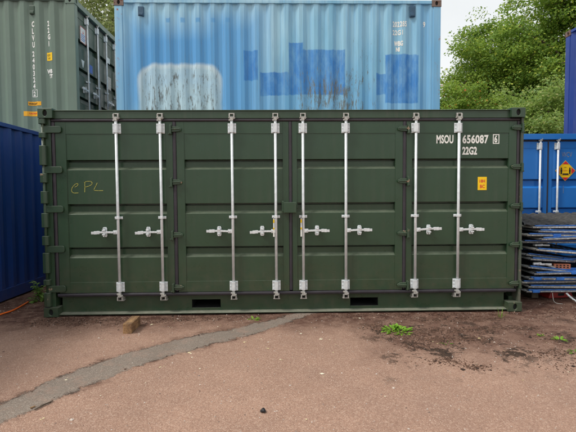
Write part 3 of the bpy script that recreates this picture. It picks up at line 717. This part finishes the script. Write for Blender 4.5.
MB().box(dx_(3.56), dx_(3.70), .003, .0052, dz_(4.02), dz_(4.18)).build('sticker', 'bluev', dA)
dB = sd[1]
MB().box(.42, .62, .003, .0052, dz_(4.50), dz_(4.62)).build('sticker', 'white', dB); MB().box(.42, .66, .003, .0052, dz_(3.92), dz_(4.2)).build('sticker', 'galv_worn', dB)

navy = container('shipping_container', 'navy blue container along the left edge beside the orange hose', (-4.03-1.219, -.10, 0), R(90), ('navy', 'navy', 'navy', 'navy'), vents=False)
navyr = container('shipping_container', 'royal blue container stacked high at the right edge under the tree', (6.5+1.219, 4.5-3.029, 2.593), R(90), ('navy_hi', 'navy_hi', 'navy_hi', 'rust'), vents=False)
low3 = container('shipping_container', 'lower navy container directly beneath the royal blue one at right', (6.5+1.229, 4.5-3.029, 0), R(90), ('navy', 'navy', 'navy', 'navy'), vents=False)
azure = container('shipping_container', 'bright blue container showing its end doors behind the fence panel pile', (4.79, 2.25+3.029, 0), R(-90), ('azure', 'azure', 'azure', 'azure'), vents=False, grooves=((1.60, 1.44), (1.08, .92), (.56, .40)), bars=(.28, .91), rods='galv')
ad = [o for o in azure.children if o.name.startswith('door') and 'seal' not in o.name]
# camera-right leaf: after the -90 turn local +y runs to world +x
def ax(x): return x-4.79-.006
DA = ad[1]; DL = -.1
cxd, czd, rr = ax(5.115), 1.922-.185, .185
def dia(s_): return [(cxd-s_, czd), (cxd, czd-s_), (cxd+s_, czd), (cxd, czd+s_)]
MB().prism(dia(rr), -.0, .0055, 'y').build('warning_sign', 'yellow', DA)
m = MB()
for ux, uz in ((1, 0), (-1, 0), (0, 1), (0, -1)):
    tip = (cxd+ux*(rr-.008), czd+uz*(rr-.008)); b = (cxd+ux*(rr-.075), czd+uz*(rr-.066)); s_ = .058
    m.prism([tip, (b[0]-uz*s_, b[1]+ux*s_), (b[0]+uz*s_, b[1]-ux*s_)], -.003, -.0006, 'y')
m.build('sign_corner', 'red', DA)
MB().box(cxd-.105, cxd+.105, -.003, -.0006, czd-.078, czd+.082).build('sign_field', 'yellow', DA)
m = MB()
for sx in (-1, 1):
    x = cxd+sx*.078; m.tube([(x, -.006, czd+.045), (x, -.0032, czd+.045)], .014, 10); m.box(x-.016, x+.016, -.006, -.0032, czd-.02, czd+.028); m.box(x-.012, x+.012, -.006, -.0032, czd-.06, czd-.02)
m.build('sign_figure', 'black', DA)
m = MB().box(cxd-.055, cxd+.055, -.006, -.0032, czd-.074, czd-.048); m.build('sign_band', 'black', DA)
text('2 metres', .034, 'red', DA, (cxd-.052, -.0045, czd-.004), xs=.72, name='sign_print'); text('KEEP', .026, 'black', DA, (cxd-.03, -.0045, czd+.052), xs=.8, name='sign_print')
text('WCV', .13, 'galv_dull', DA, (ax(5.045), .0042, 2.17-.185), xs=.62, name='chalk_mark')
m = MB().box(ax(5.083), ax(5.089), .0042, .0058, 1.33, 1.47); m.build('chalk_mark', 'galv_dull', DA)

# ---------------------------------------------------------------- pile of fence panels
def panel(zl, slope, length, label, x0=3.36, y0=.45, depth=1.5, strip=True, seed=0, clips=(), latch=None, thick=False):
    rd = random.Random(seed)
    root = thing('fence_panel', label, 'fence panel', (x0, y0, zl)); root['group'] = 'steel fence panels in the pile'
    root.rotation_euler.y = -math.atan(slope)
    r = .015; root.rotation_euler.z = rd.uniform(-.07, .05); root.location.y += rd.uniform(-.10, .10); root.location.x += rd.uniform(-.05, .10)
    tone = 'galv_worn' if seed in (2, 1, 7, 9, 10) else 'galv_dull'
    def rail(a, b, mat=None):
        mat = mat or tone; MB().tube([a, b], r, 8).build('frame_tube', mat, root, 0, True)
    rail((0, 0, 0), (length, 0, 0)); rail((0, depth, 0), (length, depth, 0))
    rail((.02, r, 0), (.02, depth-r, 0)); rail((length-.02, r, 0), (length-.02, depth-r, 0)); rail((length*.5, r, 0), (length*.5, depth-r, 0))
    rail((.03, .13+.05*(seed % 3), .002), (length-.03, .13+.05*((seed+1) % 3), .002), 'galv_worn')
    if strip:
        hz = .036 if thick else .016
        MB().box(.03, length-.02, -.012, .02, r+.001, r+hz).build('edge_strip', 'bluestrip' if not thick else 'bluepl', root, .003)
    m = MB(); n = int(length/.075)
    for i in range(1, n):
        x = length*i/n; m.tube([(x, .012, .004), (x, depth-.01, .004)], .0028, 4, False)
    for i in range(1, 10):
        y = depth*i/10; m.tube([(.02, y, .008), (length-.02, y, .008)], .0028, 4, False)
    m.build('wire_mesh', 'mesh', root)
    m = MB(); NX_, NY_ = 24, 8; vs = []
    for j in range(NY_+1):
        for i in range(NX_+1):
            u, v = i/NX_, j/NY_; vs.append((.03+(length-.06)*u, .02+(depth-.04)*v, -.006-.016*math.sin(math.pi*v)-.014*abs(math.sin(u*9+seed*1.7))*(.3+abs(math.sin(u*23+seed)))))
    m.add(vs, [(j*(NX_+1)+i, j*(NX_+1)+i+1, (j+1)*(NX_+1)+i+1, (j+1)*(NX_+1)+i) for j in range(NY_) for i in range(NX_)]); m.build('gap_shade_sheet', 'gap_shade', root, 0, True)  # added dark sheet, puts shade into the gaps between panels
    n = int(length/.145)
    for i in range(n):
        x = .06+i*.145+rd.uniform(-.01, .01)
        MB().tube([(x, -.024, 0), (x, .0, 0)], .0055, 6).build('rivet', 'galv', root)
    for cxp in clips:
        m = MB().prism([(-.026, .0), (.03, -.002), (.022, .034), (-.03, .03)], cxp, cxp+.105, 'x') if False else MB().box(cxp, cxp+.105, -.032, .03, -.012, .026)
        m.build('clip', 'bluepl', root, .006)
    if latch is not None:
        m = MB().box(latch, latch+.10, -.02, .05, -.055, -.028); m.tube([(latch+.08, -.01, -.04), (latch+.2, -.01, -.043)], .014, 6); m.tube([(latch+.02, -.025, -.04), (latch+.1, -.02, -.03)], .012, 6)
        m.build('latch', 'galv', root, .004)
    return root
G = 'fence panel'
PL = [
 dict(zl=.140, slope=-.008, length=2.5, label='lowest grey fence panel of the pile, blue clip at its left end', clips=(.075,)),
 dict(zl=.203, slope=-.006, length=2.5, label='second fence panel from the bottom of the pile, grey riveted edge', x0=3.345),
 dict(zl=.264, slope=-.004, length=2.5, label='third fence panel from the bottom, brightest silver edge in the pile', y0=.435),
 dict(zl=.330, slope=-.010, length=2.45, label='fence panel just above the brightest edge, with two blue clips', clips=(.06, .37), x0=3.37),
 dict(zl=.490, slope=-.110, length=1.15, label='short sagging fence panel under the brick, dipping right', y0=.53, x0=3.35, strip=True, depth=1.3),
 dict(zl=.428, slope=-.010, length=2.2, label='fence panel with a broad blue edge carrying the brick', x0=3.735, y0=.42, thick=True),
 dict(zl=.655, slope=-.125, length=1.0, label='tilted dark fence panel resting on the brick', x0=3.35, y0=.46, clips=(.53,), depth=1.35),
 dict(zl=.745, slope=-.090, length=1.1, label='tilted fence panel with blue edge next above the one on the brick', x0=3.37, y0=.44, depth=1.4),
 dict(zl=.832, slope=-.010, length=2.4, label='third full-length fence panel from the pile top, silver latch below it', latch=.17),
 dict(zl=.938, slope=-.010, length=2.45, label='second full-length fence panel from the pile top, with one blue clip', x0=3.35, clips=(.35,)),
 dict(zl=1.045, slope=-.004, length=2.5, label='topmost silver fence panel of the pile, latch beneath its left end', x0=3.37, latch=.14),
 dict(zl=.885, slope=.030, length=.95, label='short loose fence panel sticking out, tilting up right, near the pile top', x0=3.40, y0=.36, depth=.7),
 dict(zl=.605, slope=-.060, length=.62, label='short loose fence panel above the silver clamp', x0=3.33, y0=.40, depth=.6),
 dict(zl=.400, slope=.020, length=.85, label='short loose fence panel below the sagging one', x0=3.38, y0=.39, depth=.6, clips=(.5,)),
 dict(zl=.992, slope=-.022, length=1.3, label='short loose fence panel just under the topmost one', x0=3.42, y0=.37, depth=.8, clips=(.55,)),
]
for i, d in enumerate(PL): panel(seed=i, **d)
# black corrugated mesh mat on top
m = MB(); NXm, NYm = 58, 30; vs = []
for j in range(NYm+1):
    for i in range(NXm+1):
        u, v = i/NXm, j/NYm; x = 3.30+.62*v+2.0*u+.02*math.sin(9*v); y = .46+1.42*v
        z = 1.078+.100*v+.011*math.sin((u+.06*v)*math.pi*28)+.005*math.sin(5*v+6*u)*v-.02*v*math.exp(-u*14)
        vs.append((x, y, z))
fs = [(j*(NXm+1)+i, j*(NXm+1)+i+1, (j+1)*(NXm+1)+i+1, (j+1)*(NXm+1)+i) for j in range(NYm) for i in range(NXm)]
m.add(vs, fs); o = m.build('rubber_mat', 'matr'); sm = o.modifiers.new('t', 'SOLIDIFY'); sm.thickness = .005
tag(o, 'dark grey ribbed mat lying on top of the fence panel pile', 'mat')
# brick wedged in the pile
br = thing('brick', 'red brick wedged between the fence panels', 'brick', (3.852, .50, .4645)); br.rotation_euler.z = R(-12)
m = MB().box(-.1075, .1075, -.05, .05, .0, .070); m.build('brick_body', 'brickm', br, .005)
hm = MB()
for i in range(4):
    for j in range(2): hm.box(-.065+i*.045-.012, -.065+i*.045+.012, -.0515, -.0495, .014+j*.026, .030+j*.026)
hm.build('brick_hole_shade', 'dark', br)  # flat dark patches on the face paint the shade of holes
cl = thing('scaffold_clamp', 'silver steel clamp lying left of the brick in the panel pile', 'clamp', (3.50, .50, .53), R(-6))
m = MB().box(0, .20, -.03, .03, -.016, .012); m.tube([(-.05, -.02, .005), (.06, -.02, .012)], .022, 8); m.build('clamp_body', 'galv', cl, .006)
MB().tube([(.10, -.02, .0), (.24, -.03, -.045)], .012, 6).build('clamp_arm', 'galv_worn', cl); MB().tube([(.04, -.05, .005), (.04, .04, .005)], .012, 6).build('clamp_bolt', 'galv', cl)
# bearers, red foot and rope below
for i, x in enumerate((3.62, 4.55, 5.45)):
    tag(MB().box(x-.05, x+.05, .70, 1.95, .0, .12).build('timber_bearer', 'bark', None, .006), ['dark timber bearer under the left end of the panel pile', 'dark timber bearer under the middle of the panel pile', 'dark timber bearer under the far right of the panel pile'][i], 'timber', 'bearers under the panel pile')
ft = thing('barrier_foot', 'red plastic barrier foot lying under the panel pile', 'barrier foot', (3.98, .80, 0), R(8))
MB().prism([(-.20, 0), (.20, 0), (.17, .085), (.08, .11), (-.08, .11), (-.17, .085)], -.11, .11, 'y').build('foot_block', 'redpl', ft, .01)
MB().box(-.05, .05, -.115, .115, .03, .07).build('foot_socket', 'dark', ft, .005)
rp = [(3.90, .43, .125), (3.925, .39, .085), (3.965, .35, .045), (4.0, .30, .018), (4.06, .22, .014), (4.18, .16, .013), (4.35, .20, .013)]
m = MB()
sp_ = smooth_pts(rp, 10)
for ph in (0, math.pi):
    m.tube([p+Vector((.008*math.cos(i*.9+ph), .008*math.sin(i*.9+ph), .004*math.sin(i*.9+ph))) for i, p in enumerate(sp_)], .011, 6)
tag(m.build('rope', 'rope', None, 0, True), 'pale grey twisted rope hanging from the panel pile to the ground', 'rope')
m = MB().tube(smooth_pts([(3.705, .44, .13), (3.70, .42, .08), (3.70, .40, .03), (3.72, .37, .006), (3.78, .33, .004)], 6), .004, 5)
tag(m.build('wire', 'galv_worn', None, 0, True), 'thin bent wire hanging from the lowest fence panel', 'wire')

# ---------------------------------------------------------------- small things on the ground
wbk = thing('timber_block', 'short sawn timber block on the tarmac before the green container', 'timber', (-1.762, -.52, -.006), R(1.2))
MB().box(-.047, .047, -.165, .165, 0, .112).build('block_body', 'wood', wbk, .004)
MB().tube([(.012, -.1662, .05), (.012, -.160, .05)], .017, 9).build('knot', 'wood', wbk)
m = MB().tube(smooth_pts([(-3.40, -1.6, .008), (-3.62, -.9, .008), (-3.72, -.35, .008), (-3.66, .10, .008), (-3.615, .33, .008), (-3.635, .56, .009), (-3.665, .78, .012)], 10), .011, 8)
tag(m.build('hose', 'hose', None, 0, True), 'orange hose end lying beside the navy container', 'hose')
m = MB().tube([(-1.815, -2.40, .008), (-1.79, -2.345, .011), (-1.755, -2.268, .009)], [.004, .006, .004], 6)
tag(m.build('twig', 'bark'), 'short dark twig on the grey trench patch, lower left', 'twig')
m = MB().tube([(-1.86, -2.37, .006), (-1.84, -2.345, .008)], [.006, .005], 6); tag(m.build('wood_chip', 'wood'), 'pale wood chip just left of the dark twig', 'wood chip')
bm = bmesh.new(); bmesh.ops.create_icosphere(bm, subdivisions=2, radius=.02)
for v in bm.verts: v.co *= 1+.25*math.sin(v.co.x*170+v.co.z*90); v.co.z *= .7
me = bpy.data.meshes.new('stone'); bm.to_mesh(me); bm.free(); me.materials.append(MAT['stoneblk'])
tag(link('stone', me, None, 0, (-.208, -2.46, .004)), 'small black stone alone on the red tarmac near the bottom', 'stone')

def crumbs(name, P3, size, mat, flat=.55):
    """one mesh of small irregular lumps"""
    n = len(P3); base = np.array([(1, 0, 0), (-1, 0, 0), (0, 1, 0), (0, -1, 0), (0, 0, 1), (0, 0, -1)], float)
    F_ = np.array([(0, 2, 4), (2, 1, 4), (1, 3, 4), (3, 0, 4), (2, 0, 5), (1, 2, 5), (3, 1, 5), (0, 3, 5)])
    V = base[None]*size[:, None, None]*rng.uniform(.6, 1.3, (n, 6, 1)); V[:, :, 2] *= flat
    a = rng.uniform(0, 6.28, n); ca, sa = np.cos(a)[:, None], np.sin(a)[:, None]
    x = V[..., 0]*ca-V[..., 1]*sa; y = V[..., 0]*sa+V[..., 1]*ca
    V = np.stack([x, y, V[..., 2]], -1)+P3[:, None]
    F2 = (F_[None]+6*np.arange(n)[:, None, None]).reshape(-1, 3)
    me = bpy.data.meshes.new(name); me.from_pydata(V.reshape(-1, 3).tolist(), [], F2.tolist()); me.materials.append(MAT[mat])
    return link(name, me)
def on_ground(xy, dz): return np.column_stack([xy, gh(xy[:, 0], xy[:, 1])+dz])
# soil and moss crumbs: islands given as ellipses
isl = [(1.05, -.55, .20, .10, 260), (1.40, -.80, .34, .10, 420), (1.55, -1.02, .34, .10, 520), (1.30, -1.20, .18, .07, 160), (1.95, -.75, .35, .08, 300), (1.95, -1.05, .20, .07, 160), (1.42, -1.60, .16, .06, 180), (1.62, -1.74, .12, .05, 130), (2.5, -.65, .30, .08, 260), (2.45, -1.45, .22, .10, 180), (2.55, -1.8, .25, .1, 160), (2.0, -.30, .7, .10, 500), (2.75, -1.1, .2, .3, 200),
       (-2.6, -.25, .45, .12, 380), (-1.9, -.18, .6, .10, 420), (-2.9, -.08, .2, .1, 200), (-1.2, -.14, .5, .07, 200), (.6, -.08, 2.2, .05, 700), (-3.6, .9, .3, .3, 260), (3.3, .1, .4, .2, 300), (4.0, -.3, .8, .25, 400)]
P_ = []
for x, y, a, b, n in isl: n = int(n*1.7); P_.append(np.column_stack([rng.normal(x, a*.62, n), rng.normal(y, b*.75, n)]))
# broken edge of the trench patch
for x, y, wd in strip_pts[::3]:
    for s_ in (-1, 1): P_.append(np.array([[x, y]])+s_*np.array([[-.62, .70]])*wd/2*rng.uniform(.95, 1.12, (3, 1))+rng.normal(0, .02, (3, 2)))
P_ = np.concatenate(P_)
tag(crumbs('soil_crumbs', on_ground(P_, .002), rng.gamma(1.3, .0026, len(P_))+.0015, 'soil', .6), 'dark soil and moss crumbs along the container foot', 'soil', kind='stuff')
P_ = np.column_stack([rng.uniform(-4.2, 4.6, 4200), -3.6+4.4*rng.uniform(0, 1, 4200)**.9])
tag(crumbs('grit', on_ground(P_, .0012), rng.gamma(1.6, .0016, len(P_))+.0018, 'grit', .6), 'loose grit scattered over the red tarmac', 'grit', kind='stuff')
P_ = np.column_stack([rng.uniform(-3.2, 4.4, 1500), -rng.gamma(1.6, .13, 1500)+.02])
tag(crumbs('gravel_drift', on_ground(P_, .0015), rng.gamma(1.4, .0024, len(P_))+.0018, 'gravelm', .6), 'gravel washed up along the green container foot', 'gravel', kind='stuff')
# pale leaf scraps
fixed = np.array([(-1.844, -1.888), (-.961, -1.284), (-.937, -1.312), (-1.588, -.341), (.269, -1.829), (-.084, -1.5), (-1.142, -1.644), (-.45, -1.0), (.15, -.75), (.35, -.95), (.9, -.2), (.82, -.19), (-.2, -1.2), (-1.7, -2.5), (-.8, -.45), (2.0, -1.0), (-.6, -.6), (-3.8, .35)])
P_ = np.concatenate([fixed, fixed+rng.normal(0, .03, fixed.shape), np.column_stack([rng.uniform(-3, 3, 60), rng.uniform(-2.6, -.1, 60)])])
sz_ = np.concatenate([rng.uniform(.010, .022, len(fixed)), rng.uniform(.004, .010, len(fixed)+60)])
tag(crumbs('leaf_litter', on_ground(P_, .003), sz_, 'litter', .18), 'pale dry leaf scraps scattered on the tarmac', 'leaf litter', kind='stuff')

# ---------------------------------------------------------------- weeds
def leaf(m, base, d, l, wd, droop=.4, n=5, cup=.15):
    d = Vector(d).normalized(); side = d.cross(Vector((0, 0, 1)));
    side = side.normalized() if side.length > .05 else Vector((1, 0, 0)); vs = []
    p = Vector(base)
    for i in range(n+1):
        t = i/n; ww = wd*(math.sin(math.pi*min(1, t*.92+.08))**.8)*(1 if i < n else 0.05)
        upv = side.cross(d); vs += [p-side*ww/2+upv*ww*cup, p.copy(), p+side*ww/2+upv*ww*cup]
        d = (d+Vector((0, 0, -droop/n))).normalized(); p = p+d*l/n
    m.add(vs, [(3*i+k, 3*i+k+1, 3*i+k+4, 3*i+k+3) for i in range(n) for k in range(2)])
def weed(label, loc, n, l, wd, elev, mat, stems=0, sh=.3, spread=.05, seed=1):
    rd = random.Random(seed); root = thing('weed', label, 'weed', loc)
    m = MB(); sm_ = MB()
    for i in range(n):
        a = rd.uniform(0, 6.28); e = R(rd.uniform(*elev)); ll = l*rd.uniform(.6, 1.2); r = spread*math.sqrt(rd.random())
        b = (r*math.cos(a), r*math.sin(a), .0)
        leaf(m, b, (math.cos(a)*math.cos(e), math.sin(a)*math.cos(e), math.sin(e)), ll, wd*rd.uniform(.7, 1.2), rd.uniform(.4, 1.0))
    for s_ in range(stems):
        a = rd.uniform(0, 6.28); hh = sh*rd.uniform(.6, 1.1); tip = Vector((math.cos(a)*hh*.35, math.sin(a)*hh*.35, hh)); pts = [Vector((0, 0, 0)), tip*.5+Vector((0, 0, .03)), tip]
        sm_.tube(pts, [.005, .004, .002], 5)
        for k in range(10):
            t = .2+.8*k/9; p = tip*t; aa = k*2.4+rd.random(); e = R(rd.uniform(0, 50))
            leaf(m, p, (math.cos(aa)*math.cos(e), math.sin(aa)*math.cos(e), math.sin(e)), l*rd.uniform(.5, 1.0)*(1.2-.5*t), wd*rd.uniform(.7, 1.1), .7)
    if stems: sm_.build('stem', mat, root)
    m.build('leaves', mat, root, 0, True)
weed('leafy green weed between navy container and green container corner', (-3.56, .92, -.006), 18, .12, .045, (10, 65), 'weedmid', 6, .27, .08, 3)
weed('small green weed at the foot of the green container', (-.393, -.20, -.006), 12, .07, .024, (10, 70), 'weedlime', 0, .1, .03, 4)
weed('low lime green weed spreading on the dark soil', (1.214, -.70, -.006), 110, .052, .030, (5, 55), 'weedlime', 6, .06, .15, 5)
weed('thin grass tuft below the container right casting', (2.62, -.25, -.006), 9, .12, .008, (45, 85), 'weedlime', 0, .1, .02, 6)
weed('tiny weed left of the pair on the right', (2.70, -.93, -.006), 8, .05, .02, (10, 60), 'weedlime', 0, .1, .02, 7)
weed('small weed right of the pair on the right', (2.80, -1.08, -.006), 14, .06, .02, (10, 60), 'weedlime', 0, .1, .04, 8)
weed('green weed at the right edge of the tarmac', (2.72, -1.42, -.006), 12, .06, .022, (10, 60), 'weed', 0, .1, .03, 9)
weed('sparse dark sprig in the soil before the right doors', (1.60, -1.15, -.006), 8, .05, .014, (20, 80), 'weed', 0, .1, .03, 10)

# ---------------------------------------------------------------- trees
def tree(label, loc, height, crown_c, rad, mat, seed, nl=16, nsub=7, ncl=5, nleaf=70, lsize=.17, clump=.42, droop=.0):
    g = np.random.default_rng(seed); rd = random.Random(seed)
    root = thing('tree', label, 'tree', loc); tm = MB(); cc = Vector(crown_c); rad = Vector(rad)
    top = Vector((cc.x*.9, cc.y*.9, cc.z+rad.z*.5)); tr = height*.022
    spine_ = smooth_pts([(0, 0, -.1), (cc.x*.15, cc.y*.15, cc.z*.4), (cc.x*.6, cc.y*.6, cc.z*.8), top], 5)
    tm.tube(spine_, [tr*(1-.8*i/(len(spine_)-1)) for i in range(len(spine_))], 9)
    centers = []
    for i in range(nl):
        u = (i+.5)/nl; zz = 1-1.75*u; ph = i*2.39996+rd.uniform(-.35, .35); rr_ = math.sqrt(max(.05, 1-zz*zz)); k = rd.uniform(.72, 1.08)
        end = cc+Vector((rad.x*rr_*math.cos(ph)*k, rad.y*rr_*math.sin(ph)*k, rad.z*zz*k))
        st_ = spine_[min(len(spine_)-1, int((.35+.6*(1-u))*(len(spine_)-1)))]
        mid = st_.lerp(end, .5)+Vector((0, 0, rad.z*.12)); pts = smooth_pts([st_, mid, end], 4)
        tm.tube(pts, [tr*.38*(1-.85*q/(len(pts)-1)) for q in range(len(pts))], 6, False)
        for j in range(nsub):
            b = pts[int((.3+.7*j/max(1, nsub-1))*(len(pts)-1))]; dv = Vector(g.normal(0, 1, 3)); dv.z = dv.z*.6+.25
            e2 = b+dv.normalized()*min(rad)*rd.uniform(.22, .46); tm.tube([b, b.lerp(e2, .5)+Vector((0, 0, .08)), e2], [tr*.1, tr*.07, tr*.03], 4, False)
            for q in range(ncl):
                centers.append(b.lerp(e2, rd.uniform(.35, 1.1))+Vector(g.normal(0, clump*.55, 3)))
    tm.build('trunk', 'bark', root, 0, True)
    cen = np.array([tuple(c) for c in centers]); n = len(cen)
    cnt = g.integers(int(nleaf*.5), int(nleaf*1.4), n); tot = int(cnt.sum()); rep = np.repeat(np.arange(n), cnt)
    off = g.normal(0, 1, (tot, 3)); off /= np.maximum(1, np.linalg.norm(off, axis=1)/1.7)[:, None]
    sc_ = clump*g.uniform(.6, 1.25, n)[rep][:, None]
    p = cen[rep]+off*sc_*np.array([1, 1, .42])+np.array([0, 0, -1])*(np.hypot(off[:, 0], off[:, 1])**2*.16)[:, None]*sc_
    nr = g.normal(0, .55, (tot, 3)); nr[:, 2] += 1; nr[:, :2] += off[:, :2]*.35; nr /= np.linalg.norm(nr, axis=1)[:, None]
    ta = g.normal(0, 1, (tot, 3)); ta -= nr*(ta*nr).sum(1)[:, None]; ta /= np.linalg.norm(ta, axis=1)[:, None]; tb = np.cross(nr, ta)
    l = (lsize*g.uniform(.6, 1.3, tot))[:, None]
    V = np.stack([p-ta*l*.5, p+tb*l*.42+nr*l*.10, p+ta*l*.55-nr*l*.08, p-tb*l*.42+nr*l*.10], 1).reshape(-1, 3)
    me = bpy.data.meshes.new('crown'); i0 = 4*np.arange(tot)[:, None]
    T = np.concatenate([i0+np.array([[0, 1, 2]]), i0+np.array([[0, 2, 3]])], 1).reshape(-1, 3)
    me.vertices.add(len(V)); me.vertices.foreach_set('co', V.ravel()); me.loops.add(T.size); me.loops.foreach_set('vertex_index', T.ravel())
    me.polygons.add(len(T)); me.polygons.foreach_set('loop_start', np.arange(0, T.size, 3)); me.polygons.foreach_set('loop_total', np.full(len(T), 3))
    me.update(); me.validate(); me.materials.append(MAT[mat]); link('crown', me, root)
    return root
tree('large green maple rising behind the blue containers at right', (16.3, 17, 0), 13, (-.2, 0, 7.9), (5.4, 4.2, 5.2), 'leafA', 21, 34, 8, 6, 100, .125, .46)
tree('small hawthorn with orange tints beside the pale blue container', (7.1, 12.5, 0), 6.4, (.0, 0, 4.5), (1.5, 1.6, 1.6), 'leafB', 22, 14, 6, 4, 80, .085, .28)
tree('pale bushy tree low behind the bright blue container', (9.9, 11.2, 0), 6, (.0, 0, 3.7), (2.2, 1.9, 1.9), 'leafC', 23, 16, 7, 4, 90, .09, .32)
tree('olive green tree glimpsed in the gap above the sage container', (-6.0, 11.5, 0), 11, (.0, 0, 7.4), (3.3, 2.8, 3.6), 'leafD', 24, 18, 7, 5, 80, .11, .40)
tree('middle-sized green tree between the hawthorn and the large maple', (12.1, 19.0, 0), 10.5, (0, 0, 7.3), (3.2, 2.6, 3.7), 'leafA', 25, 24, 8, 5, 90, .12, .42)
